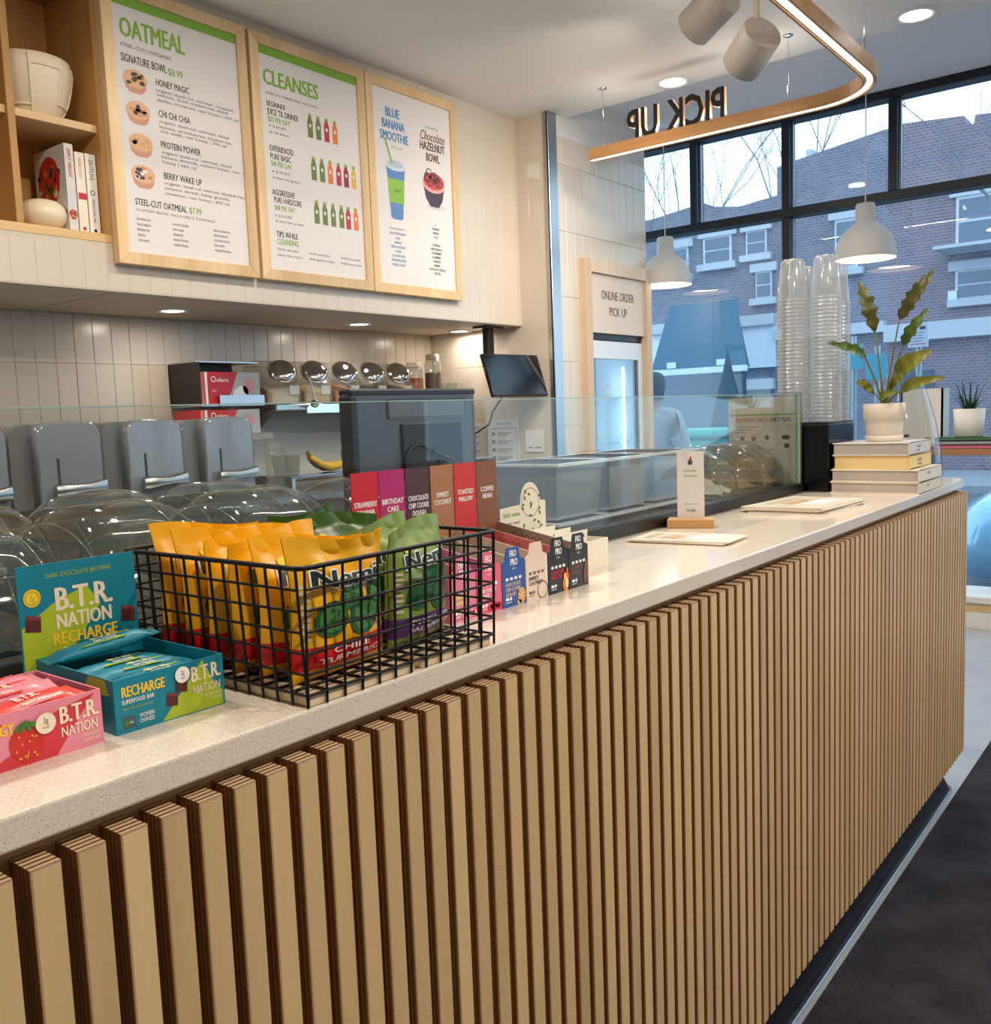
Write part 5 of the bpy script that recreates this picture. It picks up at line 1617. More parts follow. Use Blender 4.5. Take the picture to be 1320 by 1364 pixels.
def leaf(P0, P1, P2, width, m, waves=6, jag=.25, curl=.25, nrm=(-1, -.3, .25)):
    """blade from P1 to P2 on a stem from P0, wavy margins, folded along the midrib"""
    P0, P1, P2 = Vector(P0), Vector(P1), Vector(P2)
    st_ = MB(); pts = []
    for i in range(7):
        u = i/6; q = P0.lerp(P1, u)+Vector((0, 0, 1))*.0+(P1-P0).cross(Vector((0, 1, 0)))*.0
        q = q+Vector((0.0, 0.0, 0.02*math.sin(PI*u)*.4))
        pts.append(q)
    st_.tube(pts, [.0036-.0015*i/6 for i in range(7)], 6)
    so = st_.build('stem', M_stem, pp)
    N = 26; ax = (P2-P1); nv = Vector(nrm).normalized(); sdv = ax.cross(nv).normalized(); nv = sdv.cross(ax).normalized()
    vs = []; fs = []
    for i in range(N+1):
        u = i/N
        c = P1+ax*u+Vector((0, 0, -curl*ax.length*.35*u*u))+nv*(.03*math.sin(PI*u))
        w = width*(math.sin(PI*min(1, (u*.93+.05)))**.65)*(1-.35*u)
        w *= 1-jag*(0.5+0.5*math.sin(u*waves*2*PI))
        if i in (0, N):
            w = .0008
        fold = .30
        for s, k in ((-1, 1), (-.5, .5), (0, 0), (.5, .5), (1, 1)):
            vs.append(c+sdv*(w*s)+nv*(abs(s)*w*fold+.0025*math.sin(u*22+s)))
    for i in range(N):
        for j in range(4):
            fs.append((i*5+j, i*5+j+1, (i+1)*5+j+1, (i+1)*5+j))
    MB().add(vs, fs, 0, True).build('leaf', m, pp)
# positions relative to the pot base
def W_(x, y, z):
    return (x-2.945, y-.138, z-bz)
Bs = (0, 0, .10)
leaf(Bs, W_(2.955, .168, 1.545), W_(2.975, .222, 1.705), .030, M_leafd, 5, .42, .02)
leaf(Bs, W_(2.95, .098, 1.575), W_(2.95, .002, 1.715), .028, M_leafd, 6, .38, .06)
leaf(Bs, W_(2.93, .082, 1.500), W_(2.90, .006, 1.600), .022, M_leaf, 4, .30, .05)
leaf(Bs, W_(2.90, .180, 1.470), W_(2.80, .262, 1.520), .022, M_leaf, 4, .45, .10)
leaf(Bs, W_(2.93, .100, 1.415), W_(2.90, -.005, 1.490), .031, M_leaf2, 3, .10, .25)
leaf(Bs, W_(2.93, .085, 1.365), W_(2.88, -.045, 1.415), .020, M_leaf2, 3, .08, .32)
leaf(Bs, W_(2.94, .120, 1.372), W_(2.92, .050, 1.445), .013, M_leaf2, 3, .1, .1)
leaf(Bs, W_(2.96, .172, 1.362), W_(2.98, .232, 1.405), .015, M_leaf2, 3, .1, .3)
leaf(Bs, W_(2.93, .130, 1.350), W_(2.88, .080, 1.375), .016, M_leaf2, 3, .1, .4)

# tall glass vase with stones
va = thing('glass_vase', 'large clear tapered glass vase with dark stones behind the books', 'vase', (3.26, .165, CT))
M_vase = glass_mat('vase_glass', (238, 242, 244), .02, 1.5, boost=.06)
MB().lathe([(.100, .0), (.118, .006), (.122, .03), (.118, .09), (.100, .19), (.078, .27), (.060, .325), (.052, .345), (.054, .352), (.050, .352)], 36, cap1=False).build('vessel', M_vase, va)
rng = random.Random(6)
m = MB()
for k in range(90):
    a = rng.uniform(0, 6.28); q = .100*math.sqrt(rng.random())
    m.sphere((q*math.cos(a), q*math.sin(a), .012+.035*rng.random()), rng.uniform(.008, .014), 7, 5, sc=(1.2, 1, .7))
m.build('stones', mat('dark_stone', (44, 46, 52), .6), va, kind='stuff')
m = MB()
for k in range(26):
    a = rng.uniform(0, 6.28); q = .075*math.sqrt(rng.random())
    z = .06+.09*rng.random()
    m.sphere((q*math.cos(a), q*math.sin(a), z), .011, 7, 5, sc=(1.4, .9, .5))
m.tube([(0, 0, .04), (.02, 0, .09), (.05, -.02, .13)], .003, 5)
m.build('succulent', mat('succulent_dark', (44, 60, 42), .6), va, kind='stuff')

# ================================================================== WINDOW LEDGE
wl = thing('window_ledge', 'wooden bar ledge in front of the storefront window', 'ledge', (5.45, -2.2, 0))
bx('board', wood_mat('ledge_wood', (150, 104, 66), (176, 128, 86), .45, 'Y', 10), 0, .34, 0, 3.15, 1.03, 1.062, wl, bevel=.003)
for y in (.1, 1.6, 3.02):
    bx('post', M_black, .24, .28, y, y+.04, 0, 1.03, wl, bevel=.003)
zz = 1.062
for k, (c, h, n) in enumerate((((196, 110, 130), .022, 'pink book at the bottom of the ledge stack'), ((150, 150, 158), .022, 'grey book in the middle of the ledge stack'), ((70, 110, 78), .018, 'green book under the spiky plant pot'))):
    t = thing('book', n, 'book', (5.47, .27, zz), 0, 'books on the window ledge')
    m = MB().box(0, .24, 0, .30, 0, .003).box(0, .24, 0, .30, h-.003, h).box(0, .003, 0, .30, 0, h)
    m.build('cover', mat('ledge_book_%d' % k, c, .5), t)
    bx('pages', M_page, .003, .236, .004, .296, .003, h-.003, t)
    zz += h+.0004
sp = thing('spiky_plant', 'dark spiky plant in a white pot on the ledge books', 'plant', (5.59, .425, zz))
MB().lathe([(.062, 0), (.070, .004), (.080, .15), (.076, .15), (.072, .12)], 28, cap1=False).build('pot', M_white, sp)
MB().lathe([(.073, .13), (.001, .138)], 20, cap0=False, cap1=False).build('soil', MATS['soil'], sp)
M_spk = mat('spiky_leaf', (28, 62, 40), .45); rng = random.Random(12)
for k in range(34):
    a = rng.uniform(0, 6.28); ln = rng.uniform(.10, .23); sprd = rng.uniform(.15, .8)
    d = Vector((math.cos(a)*sprd, math.sin(a)*sprd, 1)).normalized(); s_ = d.cross(Vector((0, 0, 1))).normalized()
    b0 = Vector((math.cos(a)*.03*rng.random(), math.sin(a)*.03*rng.random(), .13)); vs = []
    for i in range(5):
        u = i/4; c = b0+d*ln*u+Vector((0, 0, -.05*sprd*u*u)); w = .006*(1-u)**.7+.0003
        vs += [c-s_*w, c+Vector((0, 0, .0015)), c+s_*w]
    MB().add(vs, [(i*3+j, i*3+j+1, i*3+j+4, i*3+j+3) for i in range(4) for j in range(2)], 0, True).build('leaf', M_spk, sp)
wp = thing('white_planter', 'tall plain white planter box on the ledge behind the glass vase', 'planter', (5.60, .56, 1.062))
m = MB().box(0, .17, 0, .22, 0, .005).box(0, .01, 0, .22, 0, .33).box(.16, .17, 0, .22, 0, .33).box(0, .17, 0, .01, 0, .33).box(0, .17, .21, .22, 0, .33)
m.build('box', M_white, wp)
bx('soil', MATS['soil'], .01, .16, .01, .21, .005, .30, wp)
# ================================================================== HANGING LIGHT AND SIGN
M_lightwood = wood_mat('light_ring_wood', (176, 126, 76), (204, 156, 102), .45, 'Y', 8)
M_led = mat('led_strip', (255, 242, 220), .5, emit=4.0)
M_chan = mat('led_channel', (120, 118, 118), .35, .7)
ring = thing('linear_pendant', 'curved wooden linear pendant light with a glowing strip underneath', 'light', (0, 0, 2.672))
def lpath(off):
    P = [(4.425-off, 2.06)]
    for i in range(7):
        P.append((4.425-off, 2.06-(2.06-.84)*i/6) if i else (4.425-off, 2.059))
    R_ = .30-off
    for i in range(1, 13):
        a = -PI/2*i/12
        P.append((4.125+R_*math.cos(a), .84+R_*math.sin(a)))
    for i in range(1, 9):
        P.append((4.125-3.3*i/8, .54+off))
    return P
def sweep(o0, o1, z0, z1, mi, m):
    A, B = lpath(o0), lpath(o1)
    rs = [[(a[0], a[1], z0), (b[0], b[1], z0), (b[0], b[1], z1), (a[0], a[1], z1)] for a, b in zip(A, B)]
    m.rings(rs, mi, smooth=False)
m = MB(); sweep(-.028, -.020, 0, .058, 0, m); m.build('outer_side', M_lightwood, ring)
m = MB(); sweep(.020, .028, 0, .058, 0, m); m.build('inner_side', M_lightwood, ring)
m = MB(); sweep(-.020, .020, .006, .056, 0, m); m.build('channel', M_chan, ring)
m = MB(); sweep(-.011, .011, .002, .0058, 0, m); m.build('led_strip', M_led, ring)
for i, (x, y, sx, sy) in enumerate(((4.425, 1.45, .022, 1.1), (3.2, .54, 1.6, .022), (1.7, .54, 1.2, .022))):
    l = area_light('strip_light', (x, y, -.004), sx, 4.0, (1, .93, .82), shape='RECTANGLE', size_y=sy)
    l.parent = ring
    l = area_light('added_uplight', (x, y, .075), sx, 1.6, (1, .93, .84), rot=(PI, 0, 0), shape='RECTANGLE', size_y=sy)  # added upward light that brightens the ceiling above the pendant
    l.parent = ring
for x, y in ((4.425, 1.98), (4.425, .98), (4.08, .54), (2.4, .54)):
    c = MB().cyl((x, y, .058), (x, y, .355), .0016, 6); c.cyl((x, y, .075), (x, y, .135), .006, 8)
    c.build('cable', M_chrome, ring)
    MB().lathe([(.001, .348), (.012, .349), (.022, .3545), (.024, .358)], 16, c=(x, y, 0)).build('ceiling_cup', M_chrome, ring)

sg = thing('pick_up_letters', 'black cut out letters reading pick up, standing on the wooden light, seen from behind', 'sign', (4.425, 1.285, 2.7305))
M_letter = mat('letter_black', (24, 20, 20), .5); M_lside = mat('letter_side', (222, 184, 150), .5)
def solid_letter(ch, u0, size, xs, th):
    vs, fs, adv = GLYPH[2, ch]
    P = [(u0+a*size*xs, b*size) for a, b in vs]
    key = {}; idx = []
    for q in P:
        k = (round(q[0], 5), round(q[1], 5)); idx.append(key.setdefault(k, len(key)))
    Q = list(key)
    F = [tuple(idx[i] for i in f) for f in fs]
    cnt = {}
    for f in F:
        for i in range(len(f)):
            e = (f[i], f[(i+1) % len(f)]); k = tuple(sorted(e)); cnt[k] = cnt.get(k, 0)+1
    n = len(Q)
    m = MB()
    V = [(-th/2, u, v) for u, v in Q]+[(th/2, u, v) for u, v in Q]
    m.add(V, F+[tuple(reversed([i+n for i in f])) for f in F], 0)
    m.add(V, [(a, b, b+n, a+n) for (a, b), c in cnt.items() if c == 1], 1)
    m.build('letter', [M_letter, M_lside], sg)
    return adv*size*xs
h = .150; size = h/.72
tw = text_width('PICK UP', 2)*size; xs = .545/tw; u = 0
for ch in 'PICK UP':
    u += .32*size*xs if ch == ' ' else solid_letter(ch, u, size, xs, .026)

# ------------------------------------------------------------------ ceiling spots
def spot_head(a, b, r, stem_xy, label):
    a, b = Vector(a), Vector(b)
    t = thing('spot_lamp', label, 'light', (a.x, a.y, a.z), 0, 'cylinder ceiling spots')
    d = b-a
    MB().cyl((0, 0, 0), d, r, 28).build('housing', mat('spot_grey', (168, 160, 150), .5), t, bevel=.004)
    q = d.normalized()
    MB().cyl(d+q*.001, d+q*.004, r*.8, 24).build('lens', M_lampglow, t)
    mid = d*.25
    MB().cyl((mid.x, mid.y, mid.z+r*.6), (mid.x, mid.y, 3.03-a.z), .011, 10).build('stem', MATS['spot_grey'], t)
    MB().lathe([(.05, -.016), (.052, 0)], 20, c=(mid.x, mid.y, 3.03-a.z)).build('ceiling_plate', MATS['spot_grey'], t)
    l = area_light('spot_light', d+q*.008, r*1.4, 3.0, WARM, spread=1.6)
    l.rotation_euler = q.to_track_quat('-Z', 'Y').to_euler(); l.parent = t
spot_head((3.494, .728, 2.714), (3.575, .850, 2.640), .078, None, 'grey cylinder spot lamp beside the curved wooden light')
spot_head((3.570, .905, 2.924), (3.630, 1.075, 2.855), .078, None, 'grey cylinder spot lamp cut by the top picture edge')

# ------------------------------------------------------------------ pendants by the window
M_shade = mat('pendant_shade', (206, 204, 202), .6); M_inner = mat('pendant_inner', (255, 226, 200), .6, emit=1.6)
def pendant(x, y, zb, label):
    t = thing('pendant_lamp', label, 'light', (x, y, zb), 0, 'white dome pendants')
    R_ = .172
    pr = [(R_, 0), (R_+.002, .012), (R_*.985, .05), (R_*.93, .095), (R_*.80, .145), (R_*.60, .182), (R_*.40, .205), (R_*.33, .218), (R_*.325, .31), (R_*.29, .322), (.001, .324)]
    MB().lathe(pr, 40, cap0=False, cap1=False).build('shade', M_shade, t)
    MB().lathe([(R_-.004, .003), (R_*.95, .05), (R_*.88, .10), (R_*.7, .15), (R_*.4, .19), (.001, .20)], 36, cap0=False, cap1=False).build('shade_lining', M_inner, t)
    MB().sphere((0, 0, .10), .035, 14, 10).build('bulb', M_lampglow, t)
    MB().cyl((0, 0, .322), (0, 0, 3.19-zb), .0035, 8).build('cord', M_white, t)
    MB().lathe([(.045, -.02), (.048, 0)], 20, c=(0, 0, 3.19-zb)).build('ceiling_rose', M_white, t)
    l = area_light('pendant_light', (0, 0, .02), .20, PENDANT_POWER, (1, .85, .68)); l.parent = t
pendant(5.84, 1.050, 2.174, 'white dome pendant lamp hanging above the potted plant')
pendant(5.84, 2.366, 2.168, 'white dome pendant lamp half hidden by the tiled wall')

# ================================================================== PICK-UP FRIDGE
fr = thing('pickup_fridge', 'wood framed pick up fridge with glass door let into the tiled wall', 'fridge', (4.813, 2.408, 0))
W = .805
fm = M_maple
def part(nm, m, x0, x1, y0, y1, z0, z1, par=None, bv=.002):
    return bx(nm, m, x0, x1, y0, y1, z0, z1, par or fr, bevel=bv)
M_frame_l = wood_mat('pale_frame_wood', (206, 180, 150), (224, 200, 172), .5, 'Z', 9)
part('frame_side', M_frame_l, 0, .066, -.05, 0, 0, 2.25)
part('frame_side', M_frame_l, W-.066, W, -.05, 0, 0, 2.25)
part('frame_top', M_frame_l, .066, W-.066, -.05, 0, 2.172, 2.25)
sp_ = part('sign_panel', mat('sign_cream', (222, 206, 188), .55), .068, W-.068, -.030, -.010, 1.815, 2.17)
p = Print(); SI = mat('sign_ink', (88, 74, 62), .6)
p.text('ONLINE ORDER', .40, 2.022, .055, SI, width=.40, w=1, align='c'); p.text('PICK UP', .40, 1.925, .055, SI, width=.22, w=1, align='c')
p.build('sign_print', face_y(-.030, .0005), fr)
part('dark_gap', M_blackp, .068, W-.068, -.004, .02, 1.775, 1.815)
M_fw = mat('fridge_white', (222, 226, 230), .35)
part('cabinet_back', M_fw, .07, W-.07, .62, .64, .05, 1.77); part('cabinet_side', M_fw, .07, .085, .03, .62, .05, 1.77); part('cabinet_side', M_fw, W-.085, W-.07, .03, .62, .05, 1.77)
part('cabinet_top', M_fw, .07, W-.07, .03, .62, 1.755, 1.77); part('cabinet_base', M_fw, .07, W-.07, .03, .62, .03, .10)
dr = part('door_frame', M_fw, .072, .095, -.012, .028, .06, 1.77)
part('door_frame', M_fw, W-.125, W-.072, -.012, .028, .06, 1.77)
part('door_frame', M_fw, .095, W-.125, -.012, .028, 1.66, 1.77); part('door_frame', M_fw, .095, W-.125, -.012, .028, .06, .14)
part('door_seal', mat('seal_grey', (90, 96, 108), .4), W-.150, W-.125, -.006, .024, .14, 1.66)
bx('door_glass', glass_mat('fridge_glass', (226, 238, 246), .01, 1.45, boost=.10), .095, W-.150, 0, .006, .14, 1.66, dr)
M_fled = mat('fridge_led', (206, 236, 250), .5, emit=4.0)
part('led_tube', M_fled, W-.20, W-.185, .06, .075, .16, 1.62)
for z in (.5, .82, 1.12, 1.40):
    part('shelf', mat('shelf_wire', (206, 214, 222), .3, .5), .09, W-.09, .08, .60, z, z+.012)
lf = area_light('fridge_light', (W-.19, .09, .9), .02, 3.5, (.62, .86, 1.0), rot=(PI/2, 0, 0), shape='RECTANGLE', size_y=1.4); lf.parent = fr
p = Print(); LG = mat('decal_white', (206, 222, 232), .5)
p.ring(.30, 1.46, .055, .060, LG); p.ring(.30, 1.46, .022, .030, LG, n=12); p.rect(.295, 1.43, .305, 1.50, LG)
p.build('door_decal', face_y(0, .0006), fr)
# bottles inside
for zi, z in enumerate((.512, .832, 1.132)):
    for k in range(4):
        c = [(120, 150, 60), (206, 110, 60), (180, 50, 70), (226, 186, 80)][(k+zi) % 4]
        t = MB().lathe([(.028, 0), (.030, .006), (.030, .12), (.014, .15), (.014, .17), (.016, .172), (.016, .188), (.001, .189)], 14, cap1=False).build('juice_bottle', mat('juice_in_%d_%d_%d' % c, c, .25), None, loc=(4.813+.20+.10*k, 2.408+.40, z))
        tag(t, '%s juice bottle on the %s fridge shelf' % (['green', 'orange', 'red', 'yellow'][(k+zi) % 4], ['bottom', 'middle', 'upper'][zi]), 'bottle', 'juice bottles in the pick up fridge')
# ================================================================== OUTSIDE
M_walk = mat('sidewalk', (150, 156, 162), .9, var=(2, (128, 134, 142), .25)); M_road = mat('asphalt', (92, 98, 106), .95, var=(6, (78, 84, 92), .25))
ow = bx('sidewalk', M_walk, 6.32, 7.25, -14, 30, -.30, -.12); struct(ow)
od = bx('road', M_road, 7.25, 16.5, -14, 30, -.35, -.22); struct(od)
ow2 = bx('far_sidewalk', M_walk, 16.5, 20.2, -14, 30, -.35, -.10); struct(ow2)
struct(bx('wall_threshold', M_walk, 6.12, 6.32, -4.2, 3.5, -.3, .12))
M_brick = brick_mat('far_brick', (114, 106, 114), (92, 90, 102), (140, 140, 150), 4.2)  # haze mixed into both brick colours, greyed towards blue
M_brick2 = brick_mat('far_brick_red', (124, 96, 100), (102, 84, 92), (146, 140, 146), 4.2)
M_stone = mat('pale_stone', (176, 182, 190), .8); M_wglass = mat('far_window_glass', (70, 86, 104), .1, spec=.8); M_wframe = mat('far_window_frame', (190, 196, 204), .6)
K = 20.0/13.0
def F(y, z):
    return (-.6747+(y+.6747)*K, 1.3433+(z-1.3433)*K)
def building(name, label, outline, brick, depth=6.0, wins=(), extra=()):
    P = [F(y, z) for y, z in outline]
    y0 = min(q[0] for q in P); y1 = max(q[0] for q in P)
    b = thing(name, label, 'building', (20.0, y0, -.10))
    Q = [(q[0]-y0, q[1]+.10) for q in P]
    MB().prism([(Q[0][0], 0)]+Q+[(Q[-1][0], 0)], 0, depth, plane='YZ').build('wall', brick, b)
    for (a, c, d, e) in wins:       # y-left, z-top, y-right, z-bottom in facade units
        (u0, v1), (u1, v0) = F(a, c), F(d, e)
        u0, u1 = sorted((u0-y0, u1-y0)); v0 += .10; v1 += .10
        f = MB().box(-.06, .02, u0, u1, v0, v1).build('window', M_wframe, b)
        uu = (u1-u0)*.08; vv = (v1-v0)*.06; vm = (v0+v1)/2
        bx('pane', M_wglass, -.075, -.058, u0+uu, u1-uu, v0+vv, vm-vv*.5, f); bx('pane', M_wglass, -.075, -.058, u0+uu, u1-uu, vm+vv*.5, v1-vv, f)
        bx('window_sill', M_stone, -.16, .0, u0-.12, u1+.12, v0-.14, v0, b)
        bx('lintel', M_stone, -.10, .0, u0-.12, u1+.12, v1, v1+.18, b)
    for (nm, m, a, c, d, e, x0, x1) in extra:
        (u0, v1), (u1, v0) = F(a, c), F(d, e)
        u0, u1 = sorted((u0-y0, u1-y0))
        bx(nm, m, x0, x1, u0, u1, v0+.10, v1+.10, b)
    return b
M_white_o = mat('pale_storefront', (206, 220, 232), .6); M_dkshop = mat('shop_dark', (44, 60, 74), .4)
building('brick_building', 'long haze tinted brick building across the street with a gabled roofline', [(4.355, 4.22), (4.355, 4.594), (4.08, 4.643), (2.95, 4.80), (2.884, 4.80)], M_brick, wins=[(3.55, 3.75, 3.25, 3.1)],
         extra=[('cornice', M_stone, 4.36, 2.36, 2.884, 2.22, -.25, .0), ('door', M_dkshop, 3.9, 1.95, 3.4, .2, -.08, .02), ('vent', M_stone, 4.02, 4.80, 3.94, 4.64, .3, .8)])
building('brick_building', 'reddish brick building across the street with notched parapet', [(2.884, 4.84), (2.70, 4.83), (1.994, 4.77), (1.976, 4.67), (1.884, 4.65), (1.868, 4.755), (-3.2, 4.3)], M_brick2,
         wins=[(2.06, 3.80, 1.62, 3.20), (1.2, 3.8, .8, 3.2), (.2, 3.8, -.2, 3.2), (2.06, 2.9, 1.62, 2.55)],
         extra=[('cornice', M_stone, 2.884, 2.30, -3.2, 2.08, -.25, .0), ('fire_escape', M_stone, 2.2, 3.16, 1.3, 3.12, -.9, -.02), ('utility_box', M_white_o, 2.13, 2.66, 2.03, 2.53, -.15, 0), ('door', M_dkshop, 2.7, 1.7, 2.3, .2, -.06, .02)])
building('brick_building', 'low brick shop building across the street behind the dark awning', [(9.5, 4.0), (6.25, 4.20), (5.654, 4.278), (5.486, 4.31), (5.31, 4.22), (4.908, 4.157), (4.355, 4.22)], M_brick,
         wins=[(5.46, 3.78, 5.02, 3.40), (4.80, 3.78, 4.50, 3.45), (4.66, 3.2, 4.43, 2.83), (6.1, 3.7, 5.7, 3.3)],
         extra=[('cornice', M_stone, 9.5, 2.60, 4.36, 2.45, -.25, .0), ('shopfront', M_white_o, 9.5, 2.45, 4.36, 1.86, -.12, .0), ('shop_window', M_wglass, 8.8, 1.84, 4.45, .55, -.05, .02), ('shop_sign', M_wframe, 4.85, 1.70, 4.40, 1.55, -.14, 0)])

# dark awning in front of the shop
def G(px_y, z, x):
    k = x/13.0
    return (-.6747+(px_y+.6747)*k, 1.3433+(z-1.3433)*k)
aw = thing('shop_awning', 'dark teal sloped awning with white trim on the shop across the street', 'awning', (17.6, 0, 0))
M_awn = mat('awning_teal', (40, 84, 106), .7)
k = 17.6/13.0
tl, tr_, br_, bl = [(-.6747+(y+.6747)*17.6/11.5, 1.3433+(z-1.3433)*17.6/11.5) for y, z in ((5.23, 2.717), (4.532, 2.705), (4.19, 1.84), (5.56, 1.85))]
m = MB()
V = [(0, bl[0], bl[1]), (0, br_[0], br_[1]), (.5, tr_[0]-.12, tr_[1]+.03), (.5, tl[0]+.30, tl[1]+.03), (1.0, bl[0]+.2, bl[1]), (1.0, br_[0]+.35, br_[1]), (1.0, tr_[0]+.12, tr_[1]+.03), (1.0, tl[0]+.45, tl[1]+.03)]
m.add(V, [(0, 1, 2, 3), (0, 3, 7, 4), (1, 5, 6, 2), (2, 6, 7, 3)])
m.build('canopy', M_awn, aw)
bx('trim', M_white_o, -.05, .05, br_[0], bl[0], bl[1]-.12, bl[1], aw)
for y in (bl[0]-.5, br_[0]+.5):
    bx('plate', M_white_o, -.07, -.05, y-.10, y+.10, bl[1]+.02, bl[1]+.14, aw)
for y in (bl[0]-.05, br_[0]+.05):
    bx('post', M_black, -.03, .03, y-.03, y+.03, -.10, bl[1]-.12, aw)
# small dark conifer under the awning
tr0 = thing('conifer', 'small dark conifer standing before the shop awning', 'tree', (16.9, 6.85, -.10))
MB().cyl((0, 0, 0), (0, 0, 1.0), .05, 8).build('trunk', M_bst, tr0)
MB().lathe([(.02, .6), (.42, .75), (.30, 1.2), (.22, 1.6), (.10, 2.05), (.01, 2.5)], 12).build('foliage', mat('conifer_green', (22, 52, 60), .8, bump=(20, 1)), tr0)

# waste skips and posters by the kerb
for i, (y, w_, c, n) in enumerate(((3.85, .62, (40, 130, 112), 'green litter bin behind the person'), (3.22, .5, (44, 140, 124), 'green litter bin nearest the oatmeal flyer'))):
    t = thing('litter_bin', n, 'bin', (8.4, y, -.22), 0, 'green street bins')
    MB().box(0, .55, 0, w_, .06, 1.25).build('body', mat('bin_green_%d' % i, c, .5), t, bevel=.05, seg=3)
    bx('lid', mat('bin_lid', (60, 160, 146), .4), -.03, .58, -.03, w_+.03, 1.25, 1.34, t, bevel=.03, seg=2)
    for yy in (.08, w_-.14):
        MB().cyl((.1, yy, .06), (.1, yy+.06, .06), .06, 12).build('wheel', M_blackp, t)

# street sign
ss = thing('street_sign', 'pale street notice on a post seen through the window', 'sign', (8.0, 1.27, -.22))
MB().cyl((0, 0, 0), (0, 0, 2.20), .022, 10).build('post', mat('post_grey', (150, 160, 170), .5, .6), ss)
bx('plate', mat('sign_pale', (206, 220, 236), .6), -.03, -.022, -.075, .075, 1.965, 2.155, ss)
p = Print()
p.text('NO', -.055, .06+2.045, .028, mat('sign_blue', (60, 80, 140), .6)); p.rect(.01, 2.10, .055, 2.125, T_blk)
for k_ in range(4):
    p.rect(-.055, 2.075-.022*k_, .05-.02*(k_ % 2), 2.080-.022*k_, mat('sign_blue', (60, 80, 140), .6))
p.rect(-.06, 1.985, .06, 1.992, T_red)
p.build('plate_print', lambda u, v, l: (-.030-.001*l, -u, v), ss)
# parking signs
for i, (y, z) in enumerate(((2.05, 1.60), (1.84, 1.50))):
    t = thing('kerb_post', 'slim kerb post with a small teal plate, %s of two' % ('left' if i == 0 else 'right'), 'post', (8.9, y, -.22), 0, 'kerb posts')
    MB().cyl((0, 0, 0), (0, 0, z+.55), .025, 8).build('post', MATS['post_grey'], t)
    bx('plate', mat('plate_teal', (60, 150, 170), .6), -.04, -.028, -.09, .09, z+.25, z+.47, t)

# parked car, nose towards the shop front
car = thing('parked_car', 'pale blue parked car beyond the window at the right picture edge', 'car', (7.55, .98, -.22), 0)
M_car = mat('car_paint', (150, 206, 236), .18, .2, spec=.6, coat=.6); M_cglass = mat('car_glass', (40, 60, 78), .05, spec=.9)
sec = []       # (y along car, half width, bottom, shoulder, crown)
for y, hw, z0, zs, zc in ((0.0, .55, .30, .50, .55), (-.06, .70, .22, .62, .70), (-.25, .80, .20, .72, .82), (-.9, .86, .20, .80, .94), (-1.5, .87, .20, .86, 1.0), (-3.2, .87, .20, .90, 1.02), (-4.0, .84, .22, .86, .98), (-4.25, .72, .30, .70, .80)):
    w = .88
    sec.append([(w-hw, y, z0), (w-hw-.0, y, (z0+zs)/2), (w-hw+.03, y, zs), (w-hw*.6, y, zc), (w, y, zc+.02), (w+hw*.6, y, zc), (w+hw-.03, y, zs), (w+hw, y, (z0+zs)/2), (w+hw, y, z0)])
MB().rings(sec).build('body', M_car, car)
gh = []
for y, hw, zb, zt in ((-1.25, .68, .98, .99), (-1.95, .62, .98, 1.42), (-2.9, .62, .98, 1.45), (-3.75, .66, .96, .98)):
    w = .88
    gh.append([(w-hw-.08, y, zb), (w-hw+.06, y, zt-.02), (w, y, zt), (w+hw-.06, y, zt-.02), (w+hw+.08, y, zb)])
MB().rings(gh).build('cabin', M_cglass, car)
MB().box(.34, 1.42, -2.95, -1.95, 1.44, 1.475).build('roof', M_car, car, bevel=.02)
for y in (-.85, -3.4):
    for x in (.03, 1.55):
        wl_ = MB().cyl((x, y, .32), (x+.20, y, .32), .32, 24).build('wheel', M_blackp, car)
        MB().cyl((x-.006, y, .32), (x+.206, y, .32), .19, 16).build('hub', M_steel, wl_)
for x in (.24, 1.28):
    MB().sphere((x+.12, -.07, .56), .16, 14, 8, sc=(1.1, .45, .5)).build('headlamp', mat('headlamp', (220, 232, 240), .08, spec=.9), car)
bx('bumper', mat('car_bumper', (92, 120, 140), .5), .25, 1.51, -.02, .05, .24, .42, car, bevel=.02)
bx('grille', M_blackp, .55, 1.21, -.01, .03, .44, .54, car, bevel=.01)

# bare trees
M_bark = mat('bark', (104, 114, 122), .9)
def tree(x, y, h, label, seed, lean=0.0):
    t = thing('bare_tree', label, 'tree', (x, y, -.2), 0, 'bare street trees')
    rng = random.Random(seed)
    MB().tube([(0, 0, 0), (.03, .05, h*.2), (0, .02, h*.42)], [.10, .08, .06], 8).build('trunk', M_bark, t)
    m = MB()
    def grow(p, d, L, r, n):
        q = p
        pts = [p]; rr = [r]
        for i in range(3):
            d = (d+Vector((rng.uniform(-.28, .28), rng.uniform(-.28, .28), rng.uniform(-.12, .2)))).normalized()
            q = q+d*(L/3); pts.append(q); rr.append(r*(1-.18*(i+1)))
        m.tube(pts, rr, 4)
        if n:
            for k in range(3 if n > 2 else 2):
                nd = (d+Vector((rng.uniform(-.8, .8), rng.uniform(-.8, .8), rng.uniform(-.25, .5)))).normalized()
                grow(pts[rng.randrange(1, 4)], nd, L*rng.uniform(.6, .82), r*.52, n-1)
    for k in range(5):
        a = k*1.26+rng.random()
        grow(Vector((0, .02, h*.40)), Vector((math.cos(a)*.6, math.sin(a)*.6, 1)).normalized(), h*.26, .030, 4)
    m.build('branches', M_bark, t, kind='stuff')
tree(14.5, 8.3, 6.6, 'bare street tree in the left window panes', 3)
tree(28.5, 13.4, 14.5, 'bare street tree over the low shop roof', 8)
tree(27.5, 9.6, 15.5, 'bare street tree with twigs in the top middle panes', 21)
tree(15.8, 1.6, 8.6, 'bare street tree with twigs in the top right pane', 33)

